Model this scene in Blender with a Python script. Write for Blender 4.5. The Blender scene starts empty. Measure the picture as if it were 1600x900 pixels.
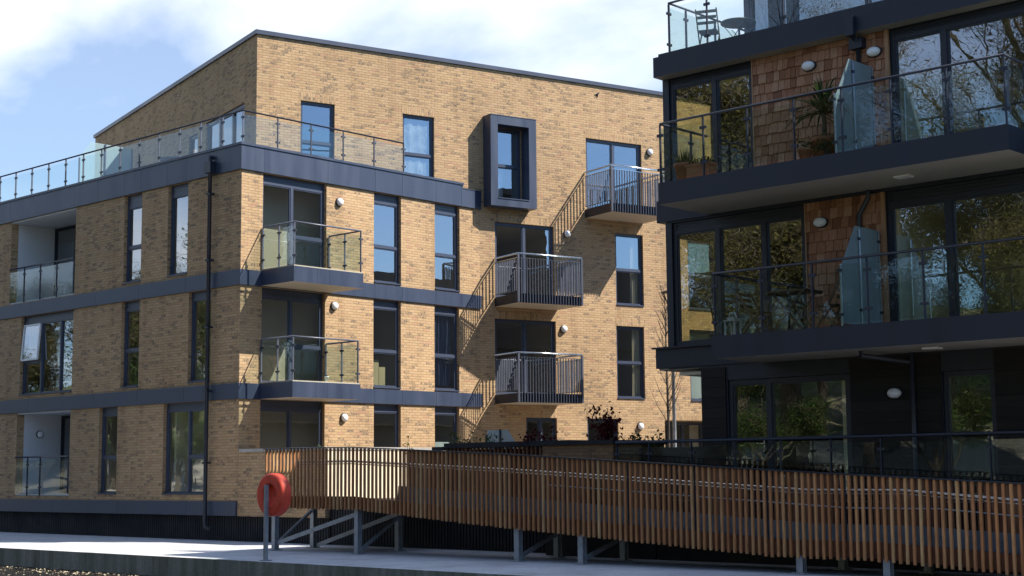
import bpy, math, random
from mathutils import Vector, Matrix

# ------------------------------------------------------------------ scene, camera, light
SC = bpy.context.scene
COL = SC.collection
R = math.radians
random.seed(7)

cam_d = bpy.data.cameras.new("camera")
cam = bpy.data.objects.new("camera", cam_d)
COL.objects.link(cam)
SC.camera = cam
cam_d.sensor_width = 36.0
cam_d.lens = 53.51
cam_d.clip_start = 0.1
cam_d.clip_end = 3000
az, pit, rol = R(132.96), R(6.918), R(-0.517)
fw = Vector((math.cos(pit) * math.cos(az), math.cos(pit) * math.sin(az), math.sin(pit)))
r0 = Vector((math.sin(az), -math.cos(az), 0))
u0_ = r0.cross(fw)
rr = r0 * math.cos(rol) + u0_ * math.sin(rol)
uu = -r0 * math.sin(rol) + u0_ * math.cos(rol)
CAM = Vector((32.301, -24.203, 1.696))
m = Matrix.Identity(4)
for i in range(3):
    m[i][0], m[i][1], m[i][2], m[i][3] = rr[i], uu[i], -fw[i], CAM[i]
cam.matrix_world = m

SUNV = Vector((1.0, 0.71, 1.30)).normalized()          # towards the sun
SUN_EL = math.asin(SUNV.z)
SUN_ROT = math.atan2(SUNV.x, SUNV.y)
sun_d = bpy.data.lights.new("sun", 'SUN')
sun_d.energy = 5.0
sun_d.angle = R(0.53)
sun_d.color = (1.0, 0.94, 0.85)
sun = bpy.data.objects.new("sun", sun_d)
sun.rotation_euler = SUNV.to_track_quat('Z', 'Y').to_euler()
sun.location = (30, 20, 40)
COL.objects.link(sun)

world = bpy.data.worlds.new("World")
SC.world = world
world.use_nodes = True
wn_ = world.node_tree.nodes
wl = world.node_tree.links
wn_.clear()
wout = wn_.new("ShaderNodeOutputWorld")
wbg = wn_.new("ShaderNodeBackground")
wbg.inputs[1].default_value = 0.066
sky = wn_.new("ShaderNodeTexSky")
sky.sky_type = 'NISHITA'
sky.sun_disc = False
sky.sun_elevation = SUN_EL
sky.sun_rotation = SUN_ROT
sky.air_density = 1.0
sky.dust_density = 0.6
sky.ozone_density = 3.0
wtc = wn_.new("ShaderNodeTexCoord")
wsep = wn_.new("ShaderNodeSeparateXYZ")
wl.new(wtc.outputs["Generated"], wsep.inputs[0])
wz = wn_.new("ShaderNodeMath"); wz.operation = 'MAXIMUM'; wz.inputs[1].default_value = 0.0
wl.new(wsep.outputs[2], wz.inputs[0])
wz2 = wn_.new("ShaderNodeMath"); wz2.operation = 'ADD'; wz2.inputs[1].default_value = 0.22
wl.new(wz.outputs[0], wz2.inputs[0])
wdx = wn_.new("ShaderNodeMath"); wdx.operation = 'DIVIDE'
wdy = wn_.new("ShaderNodeMath"); wdy.operation = 'DIVIDE'
wl.new(wsep.outputs[0], wdx.inputs[0]); wl.new(wz2.outputs[0], wdx.inputs[1])
wl.new(wsep.outputs[1], wdy.inputs[0]); wl.new(wz2.outputs[0], wdy.inputs[1])
wcomb = wn_.new("ShaderNodeCombineXYZ")
wl.new(wdx.outputs[0], wcomb.inputs[0]); wl.new(wdy.outputs[0], wcomb.inputs[1])
wmap = wn_.new("ShaderNodeMapping")
wmap.inputs["Location"].default_value = (-3.969, 7.494, 2.657)
wl.new(wcomb.outputs[0], wmap.inputs[0])
wno = wn_.new("ShaderNodeTexNoise")
wno.inputs["Scale"].default_value = 1.35
wno.inputs["Detail"].default_value = 7.0
wno.inputs["Roughness"].default_value = 0.52
wno.inputs["Distortion"].default_value = 0.25
wl.new(wmap.outputs[0], wno.inputs["Vector"])
wra = wn_.new("ShaderNodeValToRGB")
wra.color_ramp.elements[0].position = 0.44
wra.color_ramp.elements[0].color = (0.22, 0.22, 0.22, 1)
wra.color_ramp.elements[1].position = 0.64
wra.color_ramp.elements[1].color = (1, 1, 1, 1)
wl.new(wno.outputs["Fac"], wra.inputs[0])
wmix = wn_.new("ShaderNodeMixRGB")
wmix.inputs[2].default_value = (11.4, 11.8, 12.2, 1)
# the cloud bank stands over the north west; the rest of the sky is clear with a thin veil
wdot = wn_.new("ShaderNodeVectorMath"); wdot.operation = 'DOT_PRODUCT'
wdot.inputs[1].default_value = (-1.0, 0.12, 0.0)
wl.new(wtc.outputs["Generated"], wdot.inputs[0])
wmr = wn_.new("ShaderNodeMapRange"); wmr.interpolation_type = 'SMOOTHSTEP'
wmr.inputs[1].default_value = 0.10; wmr.inputs[2].default_value = 0.60
wmr.inputs[3].default_value = 0.15; wmr.inputs[4].default_value = 1.0
wl.new(wdot.outputs["Value"], wmr.inputs[0])
wmul = wn_.new("ShaderNodeMath"); wmul.operation = 'MULTIPLY'
wl.new(wra.outputs[0], wmul.inputs[0]); wl.new(wmr.outputs[0], wmul.inputs[1])
wl.new(wmul.outputs[0], wmix.inputs[0])
wtint = wn_.new("ShaderNodeMixRGB"); wtint.blend_type = 'MULTIPLY'
wtint.inputs[0].default_value = 1.0
wtint.inputs[2].default_value = (0.86, 1.16, 1.44, 1)
wl.new(sky.outputs[0], wtint.inputs[1])
wl.new(wtint.outputs[0], wmix.inputs[1])
wl.new(wmix.outputs[0], wbg.inputs[0])
wl.new(wbg.outputs[0], wout.inputs[0])

SC.view_settings.view_transform = 'Standard'
SC.view_settings.look = 'None'
SC.view_settings.exposure = 0.90
SC.view_settings.gamma = 1.0
SC.view_settings.use_curve_mapping = False
SC.cycles.max_bounces = 10
SC.cycles.transparent_max_bounces = 24
SC.cycles.caustics_reflective = False
SC.cycles.caustics_refractive = False
SC.cycles.sample_clamp_indirect = 6.0


# ------------------------------------------------------------------ materials
def new_mat(name):
    mt = bpy.data.materials.new(name)
    mt.use_nodes = True
    nt = mt.node_tree
    nt.nodes.clear()
    out = nt.nodes.new("ShaderNodeOutputMaterial")
    return mt, nt, out


def ramp(nt, stops, inp=None, interp='LINEAR'):
    n = nt.nodes.new("ShaderNodeValToRGB")
    cr = n.color_ramp
    cr.interpolation = interp
    while len(cr.elements) < len(stops):
        cr.elements.new(0.5)
    for e, (p, c) in zip(cr.elements, stops):
        e.position = p
        e.color = (c[0], c[1], c[2], 1)
    if inp:
        nt.links.new(inp, n.inputs[0])
    return n


def noise(nt, vec, scale, detail=4, rough=0.55):
    n = nt.nodes.new("ShaderNodeTexNoise")
    n.inputs["Scale"].default_value = scale
    n.inputs["Detail"].default_value = detail
    n.inputs["Roughness"].default_value = rough
    if vec:
        nt.links.new(vec, n.inputs["Vector"])
    return n


def mapped(nt, kind="Object", scale=(1, 1, 1)):
    tc = nt.nodes.new("ShaderNodeTexCoord")
    mp = nt.nodes.new("ShaderNodeMapping")
    mp.inputs["Scale"].default_value = scale
    nt.links.new(tc.outputs[kind], mp.inputs[0])
    return mp.outputs[0]


def mixc(nt, fac, a, b, blend='MIX'):
    n = nt.nodes.new("ShaderNodeMixRGB")
    n.blend_type = blend
    for i, v in enumerate((fac, a, b)):
        if isinstance(v, (int, float)):
            n.inputs[i].default_value = v
        elif isinstance(v, tuple):
            n.inputs[i].default_value = (v[0], v[1], v[2], 1)
        else:
            nt.links.new(v, n.inputs[i])
    return n.outputs[0]


def principled(nt, out, rough=0.6, metal=0.0, spec=0.5):
    b = nt.nodes.new("ShaderNodeBsdfPrincipled")
    b.inputs["Roughness"].default_value = rough
    b.inputs["Metallic"].default_value = metal
    b.inputs["Specular IOR Level"].default_value = spec
    nt.links.new(b.outputs[0], out.inputs[0])
    return b


def bump(nt, b, height, dist, strength=0.6):
    n = nt.nodes.new("ShaderNodeBump")
    n.inputs["Distance"].default_value = dist
    n.inputs["Strength"].default_value = strength
    nt.links.new(height, n.inputs["Height"])
    nt.links.new(n.outputs[0], b.inputs["Normal"])


def plain(name, col, rough=0.6, metal=0.0, var=0.12, scale=3.0, spec=0.5, bmp=0.0, stretch=(1, 1, 1)):
    mt, nt, out = new_mat(name)
    b = principled(nt, out, rough, metal, spec)
    v = mapped(nt, "Object", stretch)
    n = noise(nt, v, scale, 5)
    lo = tuple(c * (1 - var) for c in col)
    hi = tuple(min(1, c * (1 + var)) for c in col)
    r_ = ramp(nt, [(0.3, lo), (0.7, hi)], n.outputs["Fac"])
    nt.links.new(r_.outputs[0], b.inputs["Base Color"])
    rr_ = ramp(nt, [(0.3, (rough * 0.85,) * 3), (0.7, (min(1, rough * 1.15),) * 3)], n.outputs["Fac"])
    nt.links.new(rr_.outputs[0], b.inputs["Roughness"])
    if bmp:
        n2 = noise(nt, v, scale * 8, 4)
        bump(nt, b, n2.outputs["Fac"], bmp)
    return mt


def brick_mat(name, w=0.225, h=0.075, tint=(1, 1, 1)):
    mt, nt, out = new_mat(name)
    b = principled(nt, out, 0.85, 0, 0.25)
    tc = nt.nodes.new("ShaderNodeTexCoord")
    uv = tc.outputs["UV"]
    br = nt.nodes.new("ShaderNodeTexBrick")
    br.inputs["Scale"].default_value = 1.0
    br.inputs["Brick Width"].default_value = w
    br.inputs["Row Height"].default_value = h
    br.inputs["Mortar Size"].default_value = 0.0085
    br.inputs["Mortar Smooth"].default_value = 0.2
    br.inputs["Color1"].default_value = (0, 0, 0, 1)
    br.inputs["Color2"].default_value = (1, 1, 1, 1)
    br.inputs["Mortar"].default_value = (0.5, 0.5, 0.5, 1)
    nt.links.new(uv, br.inputs["Vector"])
    # large soft clusters of darker bricks
    nz = noise(nt, uv, 1.1, 3)
    sub = nt.nodes.new("ShaderNodeMath"); sub.operation = 'MULTIPLY_ADD'
    nt.links.new(nz.outputs["Fac"], sub.inputs[0])
    sub.inputs[1].default_value = 0.5
    sub.inputs[2].default_value = -0.25
    add = nt.nodes.new("ShaderNodeMath"); add.operation = 'ADD'; add.use_clamp = True
    nt.links.new(br.outputs["Color"], add.inputs[0])
    nt.links.new(sub.outputs[0], add.inputs[1])
    cr = ramp(nt, [(0.0, (0.40, 0.27, 0.155)), (0.03, (0.42, 0.29, 0.16)), (0.07, (0.46, 0.305, 0.17)),
                   (0.30, (0.50, 0.33, 0.18)), (0.6, (0.535, 0.36, 0.20)), (0.85, (0.56, 0.385, 0.22)),
                   (0.95, (0.51, 0.32, 0.19)), (1.0, (0.48, 0.28, 0.17))], add.outputs[0])
    n2 = noise(nt, uv, 34, 4)
    m1 = mixc(nt, 0.55, cr.outputs[0], ramp(nt, [(0.3, (0.62, 0.6, 0.58)), (0.7, (1.0, 1.0, 1.0))], n2.outputs["Fac"]).outputs[0], 'MULTIPLY')
    # burnt flecks: parts of the darker bricks
    fk = ramp(nt, [(0.17, (1, 1, 1)), (0.25, (0, 0, 0))], add.outputs[0])
    nf = noise(nt, uv, 15.0, 3, 0.6)
    fm_ = ramp(nt, [(0.48, (0, 0, 0)), (0.58, (1, 1, 1))], nf.outputs["Fac"])
    m1 = mixc(nt, mixc(nt, 1.0, fk.outputs[0], fm_.outputs[0], 'MULTIPLY'), m1, (0.165, 0.125, 0.10))
    # pale efflorescence along some courses
    mp = nt.nodes.new("ShaderNodeMapping"); mp.inputs["Scale"].default_value = (1.3, 5.0, 1)
    nt.links.new(uv, mp.inputs[0])
    n3 = noise(nt, mp.outputs[0], 1.0, 6, 0.7)
    ef = ramp(nt, [(0.69, (0, 0, 0)), (0.80, (0.55, 0.55, 0.55))], n3.outputs["Fac"])
    m2 = mixc(nt, ef.outputs[0], m1, (0.62, 0.56, 0.48))
    mm = mixc(nt, br.outputs["Fac"], m2, (0.31, 0.225, 0.14))
    # broad weather tone
    n4 = noise(nt, uv, 0.33, 3)
    tone = ramp(nt, [(0.3, (0.86, 0.85, 0.84)), (0.7, (1.06, 1.05, 1.03))], n4.outputs["Fac"])
    fin = mixc(nt, 1.0, mm, tone.outputs[0], 'MULTIPLY')
    mp2 = nt.nodes.new("ShaderNodeMapping"); mp2.inputs["Scale"].default_value = (2.2, 0.16, 1)
    nt.links.new(uv, mp2.inputs[0])
    n5 = noise(nt, mp2.outputs[0], 1.0, 6, 0.6)
    stn = ramp(nt, [(0.34, (0.84, 0.83, 0.82)), (0.50, (1.0, 1.0, 1.0))], n5.outputs["Fac"])
    fin = mixc(nt, 1.0, fin, stn.outputs[0], 'MULTIPLY')
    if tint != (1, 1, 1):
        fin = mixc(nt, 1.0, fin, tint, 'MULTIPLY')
    nt.links.new(fin, b.inputs["Base Color"])
    inv = nt.nodes.new("ShaderNodeMath"); inv.operation = 'SUBTRACT'; inv.inputs[0].default_value = 1.0
    nt.links.new(br.outputs["Fac"], inv.inputs[1])
    bump(nt, b, inv.outputs[0], 0.006, 0.8)
    return mt


def glass_mat(name, base=0.25, tint=(0.78, 0.82, 0.8), refl=(0.9, 0.95, 1.0), wave=0.0):
    mt, nt, out = new_mat(name)
    tr = nt.nodes.new("ShaderNodeBsdfTransparent")
    tr.inputs[0].default_value = (*tint, 1)
    gl = nt.nodes.new("ShaderNodeBsdfGlossy")
    gl.inputs["Color"].default_value = (*refl, 1)
    gl.inputs["Roughness"].default_value = 0.0
    lw = nt.nodes.new("ShaderNodeLayerWeight")
    lw.inputs["Blend"].default_value = 0.5
    pw = nt.nodes.new("ShaderNodeMath"); pw.operation = 'POWER'; pw.inputs[1].default_value = 5
    nt.links.new(lw.outputs["Facing"], pw.inputs[0])
    ma = nt.nodes.new("ShaderNodeMath"); ma.operation = 'MULTIPLY_ADD'; ma.use_clamp = True
    ma.inputs[1].default_value = 1 - base
    ma.inputs[2].default_value = base
    nt.links.new(pw.outputs[0], ma.inputs[0])
    mx = nt.nodes.new("ShaderNodeMixShader")
    nt.links.new(ma.outputs[0], mx.inputs[0])
    nt.links.new(tr.outputs[0], mx.inputs[1])
    nt.links.new(gl.outputs[0], mx.inputs[2])
    if wave:
        n = noise(nt, mapped(nt), 1.6, 2)
        bp = nt.nodes.new("ShaderNodeBump")
        bp.inputs["Distance"].default_value = wave
        bp.inputs["Strength"].default_value = 1.0
        nt.links.new(n.outputs["Fac"], bp.inputs["Height"])
        nt.links.new(bp.outputs[0], gl.inputs["Normal"])
    nt.links.new(mx.outputs[0], out.inputs[0])
    return mt


def island_mat(name, stops, rough=0.75, grain=(14, 14, 1.2), bmp=0.002, spec=0.3):
    mt, nt, out = new_mat(name)
    b = principled(nt, out, rough, 0, spec)
    g = nt.nodes.new("ShaderNodeNewGeometry")
    cr = ramp(nt, stops, g.outputs["Random Per Island"])
    v = mapped(nt, "Object", grain)
    n = noise(nt, v, 3.0, 5, 0.6)
    gr = ramp(nt, [(0.3, (0.6, 0.56, 0.52)), (0.7, (1.1, 1.08, 1.05))], n.outputs["Fac"])
    nt.links.new(mixc(nt, 1.0, cr.outputs[0], gr.outputs[0], 'MULTIPLY'), b.inputs["Base Color"])
    bump(nt, b, n.outputs["Fac"], bmp)
    return mt


def leaf_mat(name, c0, c1, c2):
    mt, nt, out = new_mat(name)
    g = nt.nodes.new("ShaderNodeNewGeometry")
    cr = ramp(nt, [(0, c0), (0.5, c1), (1, c2)], g.outputs["Random Per Island"])
    d = nt.nodes.new("ShaderNodeBsdfDiffuse")
    t = nt.nodes.new("ShaderNodeBsdfTranslucent")
    nt.links.new(cr.outputs[0], d.inputs[0])
    nt.links.new(cr.outputs[0], t.inputs[0])
    mx = nt.nodes.new("ShaderNodeMixShader"); mx.inputs[0].default_value = 0.3
    nt.links.new(d.outputs[0], mx.inputs[1]); nt.links.new(t.outputs[0], mx.inputs[2])
    nt.links.new(mx.outputs[0], out.inputs[0])
    return mt


M = {}
M['brick'] = brick_mat('buff_brick')
M['soldier'] = brick_mat('soldier_brick')
M['shadebrick'] = brick_mat('shade_toned_planter_brick', tint=(0.50, 0.44, 0.40))  # buff brick tinted darker: the planter's shade is put into its colour
M['slate'] = plain('slate_grey_panel', (0.033, 0.046, 0.082), 0.42, 0, 0.13, 1.2, 0.5, stretch=(2.5, 2.5, 0.35))
M['frame'] = plain('grey_window_frame', (0.048, 0.060, 0.096), 0.38, 0, 0.05, 1.0)
M['dark'] = plain('anthracite_panel', (0.0095, 0.0135, 0.026), 0.5, 0, 0.16, 1.2, stretch=(2.5, 2.5, 0.35))
M['dframe'] = plain('anthracite_frame', (0.013, 0.017, 0.029), 0.45, 0, 0.08, 1.0)
M['black'] = plain('black_cladding', (0.003, 0.004, 0.008), 0.75, 0, 0.2, 2.0)
M['cap'] = plain('roof_capping', (0.05, 0.06, 0.09), 0.4, 0.2, 0.08, 1.0)
M['soffit'] = plain('painted_soffit', (0.50, 0.43, 0.35), 0.7, 0, 0.06, 1.5)
M['soffit2'] = plain('grey_soffit', (0.34, 0.32, 0.28), 0.7, 0, 0.08, 1.2)
M['render'] = plain('white_render', (0.62, 0.63, 0.66), 0.85, 0, 0.06, 1.0)
M['plaster'] = plain('room_plaster', (0.74, 0.69, 0.57), 0.9, 0, 0.05, 1.0)
M['roomfloor'] = plain('room_floor', (0.22, 0.16, 0.10), 0.6, 0, 0.15, 2.0)
M['steel'] = plain('stainless_steel', (0.62, 0.64, 0.66), 0.22, 0.95, 0.06, 6)
M['rail'] = plain('painted_rail', (0.085, 0.095, 0.125), 0.4, 0.1, 0.06, 4)
M['drail'] = plain('dark_rail', (0.035, 0.04, 0.058), 0.4, 0.2, 0.06, 4)
M['galv'] = plain('galvanised_steel', (0.29, 0.31, 0.335), 0.5, 0.35, 0.22, 7, bmp=0.001)
M['win'] = glass_mat('window_glass', 0.36, (0.82, 0.85, 0.80), (0.86, 0.92, 1.0), 0.0012)
M['win2'] = glass_mat('reflective_window_glass', 0.32, (0.86, 0.88, 0.70), (0.88, 0.93, 1.0), 0.0012)
M['bal'] = glass_mat('balustrade_glass', 0.045, (0.90, 0.945, 0.93))
M['frost'] = plain('frosted_glass', (0.18, 0.235, 0.25), 0.35, 0, 0.08, 2.0)
M['lampdome'] = plain('opal_lamp_cover', (0.75, 0.76, 0.78), 0.35, 0, 0.03, 3)
M['lampring'] = plain('dark_lamp_ring', (0.02, 0.022, 0.03), 0.5, 0, 0.1, 3)
M['slat'] = island_mat('cedar_slats', [(0, (0.33, 0.14, 0.055)), (0.25, (0.45, 0.21, 0.085)), (0.5, (0.40, 0.19, 0.085)), (0.8, (0.50, 0.26, 0.115)), (1, (0.56, 0.35, 0.17))])
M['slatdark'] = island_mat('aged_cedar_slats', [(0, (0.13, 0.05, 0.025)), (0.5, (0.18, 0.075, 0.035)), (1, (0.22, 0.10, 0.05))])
M['shingle'] = island_mat('cedar_shingles', [(0, (0.21, 0.088, 0.048)), (0.3, (0.33, 0.155, 0.088)), (0.6, (0.39, 0.195, 0.115)), (1, (0.46, 0.265, 0.17))], grain=(24, 24, 2))
M['trim'] = plain('timber_trim', (0.34, 0.19, 0.10), 0.7, 0, 0.2, 8, stretch=(8, 8, 1))
M['board'] = island_mat('dark_stained_boards', [(0, (0.012, 0.011, 0.010)), (1, (0.022, 0.019, 0.016))], grain=(1.5, 20, 20))
M['wooddark'] = plain('dark_folding_wood', (0.075, 0.04, 0.022), 0.6, 0, 0.25, 9)
M['greenwood'] = plain('weathered_slat_wood', (0.10, 0.115, 0.08), 0.7, 0, 0.2, 9)
M['terracotta'] = plain('terracotta', (0.30, 0.105, 0.05), 0.8, 0, 0.15, 8)
M['kerb'] = plain('grey_kerb_board', (0.12, 0.125, 0.13), 0.8, 0, 0.25, 4)
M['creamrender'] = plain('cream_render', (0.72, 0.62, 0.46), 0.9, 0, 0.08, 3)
M['petal'] = plain('pale_petals', (0.42, 0.36, 0.24), 0.9, 0, 0.3, 9)
M['litter'] = plain('brown_litter', (0.12, 0.08, 0.045), 0.9, 0, 0.3, 9)
def sheer_mat():
    mt, nt, out = new_mat('frosted_divider_glass')
    t = nt.nodes.new("ShaderNodeBsdfTransparent"); t.inputs[0].default_value = (0.85, 0.93, 0.95, 1)
    d = nt.nodes.new("ShaderNodeBsdfDiffuse"); d.inputs[0].default_value = (0.40, 0.52, 0.56, 1)
    mx = nt.nodes.new("ShaderNodeMixShader"); mx.inputs[0].default_value = 0.42
    nt.links.new(t.outputs[0], mx.inputs[1]); nt.links.new(d.outputs[0], mx.inputs[2])
    nt.links.new(mx.outputs[0], out.inputs[0])
    return mt


M['sheer'] = sheer_mat()
M['soil'] = plain('soil', (0.035, 0.025, 0.018), 0.95, 0, 0.3, 20)
M['red'] = plain('red_moulded_plastic', (0.76, 0.075, 0.035), 0.6, 0, 0.2, 6)
M['bark'] = plain('bark', (0.10, 0.078, 0.05), 0.9, 0, 0.4, 6, bmp=0.02, stretch=(3, 3, 0.6))
M['sapbark'] = plain('sapling_bark', (0.04, 0.03, 0.024), 0.85, 0, 0.3, 12)
M['leaf'] = leaf_mat('spring_leaves', (0.075, 0.075, 0.020), (0.13, 0.115, 0.035), (0.20, 0.17, 0.06))
M['leaf2'] = leaf_mat('green_leaves', (0.03, 0.055, 0.014), (0.055, 0.09, 0.022), (0.10, 0.135, 0.035))
M['leafdark'] = leaf_mat('dark_evergreen_leaves', (0.012, 0.03, 0.012), (0.025, 0.05, 0.018), (0.045, 0.075, 0.022))
M['leafred'] = leaf_mat('maroon_leaves', (0.035, 0.008, 0.012), (0.06, 0.012, 0.016), (0.09, 0.02, 0.02))
M['leafpalm'] = leaf_mat('strap_leaves', (0.02, 0.04, 0.016), (0.04, 0.065, 0.022), (0.075, 0.10, 0.035))
M['curtain'] = plain('blue_curtain_cloth', (0.05, 0.075, 0.16), 0.9, 0, 0.35, 5, stretch=(6, 6, 1))
M['netcurtain'] = plain('pale_curtain_cloth', (0.5, 0.55, 0.64), 0.9, 0, 0.15, 5, stretch=(6, 6, 1))
M['film'] = plain('crinkled_plastic_film', (0.30, 0.36, 0.40), 0.22, 0, 0.5, 3, bmp=0.05)
M['blind'] = plain('pale_roller_blind', (0.62, 0.72, 0.74), 0.8, 0, 0.04, 2)
M['white'] = plain('white_paint', (0.78, 0.78, 0.76), 0.5, 0, 0.04, 3)
M['cream'] = plain('cream_cupboard', (0.6, 0.53, 0.32), 0.5, 0, 0.05, 2)
M['bird'] = plain('black_feathers', (0.012, 0.011, 0.013), 0.8, 0, 0.3, 20)
M['decking'] = plain('pale_deck_edge', (0.42, 0.38, 0.29), 0.75, 0, 0.12, 6)


def concrete_mat(name, col, streak=False):
    mt, nt, out = new_mat(name)
    b = principled(nt, out, 0.85, 0, 0.3)
    v = mapped(nt, "Object", (1, 1, 1))
    n1 = noise(nt, v, 0.7, 6, 0.6)
    n2 = noise(nt, v, 14, 5, 0.6)
    c1 = ramp(nt, [(0.3, tuple(c * 0.82 for c in col)), (0.7, tuple(c * 1.08 for c in col))], n1.outputs["Fac"])
    c2 = ramp(nt, [(0.3, (0.82, 0.82, 0.82)), (0.7, (1.05, 1.05, 1.05))], n2.outputs["Fac"])
    c = mixc(nt, 1.0, c1.outputs[0], c2.outputs[0], 'MULTIPLY')
    if streak:
        v2 = mapped(nt, "Object", (5, 5, 0.35))
        n3 = noise(nt, v2, 1.0, 6, 0.65)
        s = ramp(nt, [(0.35, (0.42, 0.44, 0.36)), (0.65, (1.0, 1.0, 1.0))], n3.outputs["Fac"])
        c = mixc(nt, 0.85, c, s.outputs[0], 'MULTIPLY')
    nt.links.new(c, b.inputs["Base Color"])
    bump(nt, b, n2.outputs["Fac"], 0.004)
    return mt


def paving_mat():
    mt = concrete_mat('pale_concrete_paving', (0.58, 0.58, 0.59))
    nt = mt.node_tree
    b = [n for n in nt.nodes if n.type == 'BSDF_PRINCIPLED'][0]
    src = b.inputs["Base Color"].links[0].from_socket
    v = mapped(nt, "Object", (1, 1, 1))
    br = nt.nodes.new("ShaderNodeTexBrick")
    br.offset = 0.0
    br.inputs["Scale"].default_value = 1.0
    br.inputs["Brick Width"].default_value = 3.0
    br.inputs["Row Height"].default_value = 2.5
    br.inputs["Mortar Size"].default_value = 0.012
    nt.links.new(v, br.inputs["Vector"])
    n = noise(nt, v, 1.7, 7, 0.7)
    st = ramp(nt, [(0.32, (0.72, 0.71, 0.68)), (0.52, (1, 1, 1))], n.outputs["Fac"])
    c = mixc(nt, 0.8, src, st.outputs[0], 'MULTIPLY')
    c = mixc(nt, br.outputs["Fac"], c, (0.2, 0.2, 0.19))
    nt.links.new(c, b.inputs["Base Color"])
    return mt


M['paving'] = paving_mat()
M['paving_plain'] = concrete_mat('pale_concrete_paving', (0.58, 0.58, 0.59))
M['quaywall'] = concrete_mat('stained_quay_concrete', (0.30, 0.30, 0.26), True)
M['coping'] = concrete_mat('concrete_coping', (0.42, 0.40, 0.37))
M['yard'] = concrete_mat('courtyard_paving', (0.30, 0.28, 0.25))


def water_mat():
    mt, nt, out = new_mat('dark_canal_water')
    b = principled(nt, out, 0.5, 0, 0.12)
    v = mapped(nt)
    n = noise(nt, v, 9.0, 3)
    vo = nt.nodes.new("ShaderNodeTexVoronoi")
    vo.inputs["Scale"].default_value = 6.0
    nt.links.new(v, vo.inputs["Vector"])
    sp = ramp(nt, [(0.07, (1, 1, 1)), (0.13, (0, 0, 0))], vo.outputs["Distance"])
    n2 = noise(nt, v, 1.3, 4)
    pm = ramp(nt, [(0.42, (0, 0, 0)), (0.6, (1, 1, 1))], n2.outputs["Fac"])
    f = mixc(nt, 1.0, sp.outputs[0], pm.outputs[0], 'MULTIPLY')
    base = ramp(nt, [(0.35, (0.006, 0.006, 0.005)), (0.65, (0.018, 0.015, 0.011))], n.outputs["Fac"])
    nt.links.new(mixc(nt, f, base.outputs[0], (0.22, 0.19, 0.13)), b.inputs["Base Color"])
    nt.links.new(ramp(nt, [(0, (0.45,) * 3), (1, (0.8,) * 3)], f).outputs[0], b.inputs["Roughness"])
    bump(nt, b, n.outputs["Fac"], 0.02, 0.6)
    return mt


M['water'] = water_mat()


def grass_mat():
    mt, nt, out = new_mat('rough_bank_grass')
    b = principled(nt, out, 0.95, 0, 0.2)
    v = mapped(nt)
    n = noise(nt, v, 0.35, 6, 0.6)
    n2 = noise(nt, v, 5, 6, 0.7)
    c = ramp(nt, [(0.35, (0.045, 0.075, 0.02)), (0.5, (0.08, 0.11, 0.03)), (0.62, (0.20, 0.17, 0.10)), (0.75, (0.30, 0.26, 0.19))], n.outputs["Fac"])
    c2 = ramp(nt, [(0.3, (0.5, 0.5, 0.5)), (0.7, (1.15, 1.15, 1.1))], n2.outputs["Fac"])
    sp_ = nt.nodes.new("ShaderNodeSeparateXYZ")
    nt.links.new(v, sp_.inputs[0])
    zz = ramp(nt, [(0.0, (0, 0, 0)), (0.06, (1, 1, 1)), (0.24, (1, 1, 1)), (0.36, (0, 0, 0))])
    ml = nt.nodes.new("ShaderNodeMath"); ml.operation = 'MULTIPLY_ADD'
    ml.inputs[1].default_value = 0.1; ml.inputs[2].default_value = 0.0
    nt.links.new(sp_.outputs[2], ml.inputs[0]); nt.links.new(ml.outputs[0], zz.inputs[0])
    cc = mixc(nt, zz.outputs[0], c.outputs[0], (0.42, 0.38, 0.31))
    nt.links.new(mixc(nt, 1.0, cc, c2.outputs[0], 'MULTIPLY'), b.inputs["Base Color"])
    return mt


M['grass'] = grass_mat()


# ------------------------------------------------------------------ mesh helpers
class Fr:
    """a facade frame: origin, u along the wall, n out of it, z up"""
    def __init__(s, o, u):
        s.o = Vector(o)
        s.u = Vector((u[0], u[1], 0)).normalized()
        s.n = Vector((s.u.y, -s.u.x, 0))

    def p(s, u, n, z):
        return s.o + s.u * u + s.n * n + Vector((0, 0, z))


FL = Fr((0, 0, 0), (1, 0))
FR = Fr((0, 0, 0), (0, 1))
AW = R(74.81)
WD = Vector((math.cos(AW), math.sin(AW), 0))
FW = Fr((0, 9.044, 0), (WD.x, WD.y))
WNV = FW.n
K = FW.p(-7.366, 0, 0)
FK = Fr(K, (WNV.x, WNV.y))
FS = Fr((14.0, 0, 0), (0, -1))       # west side of the dark block; u = -y


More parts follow.
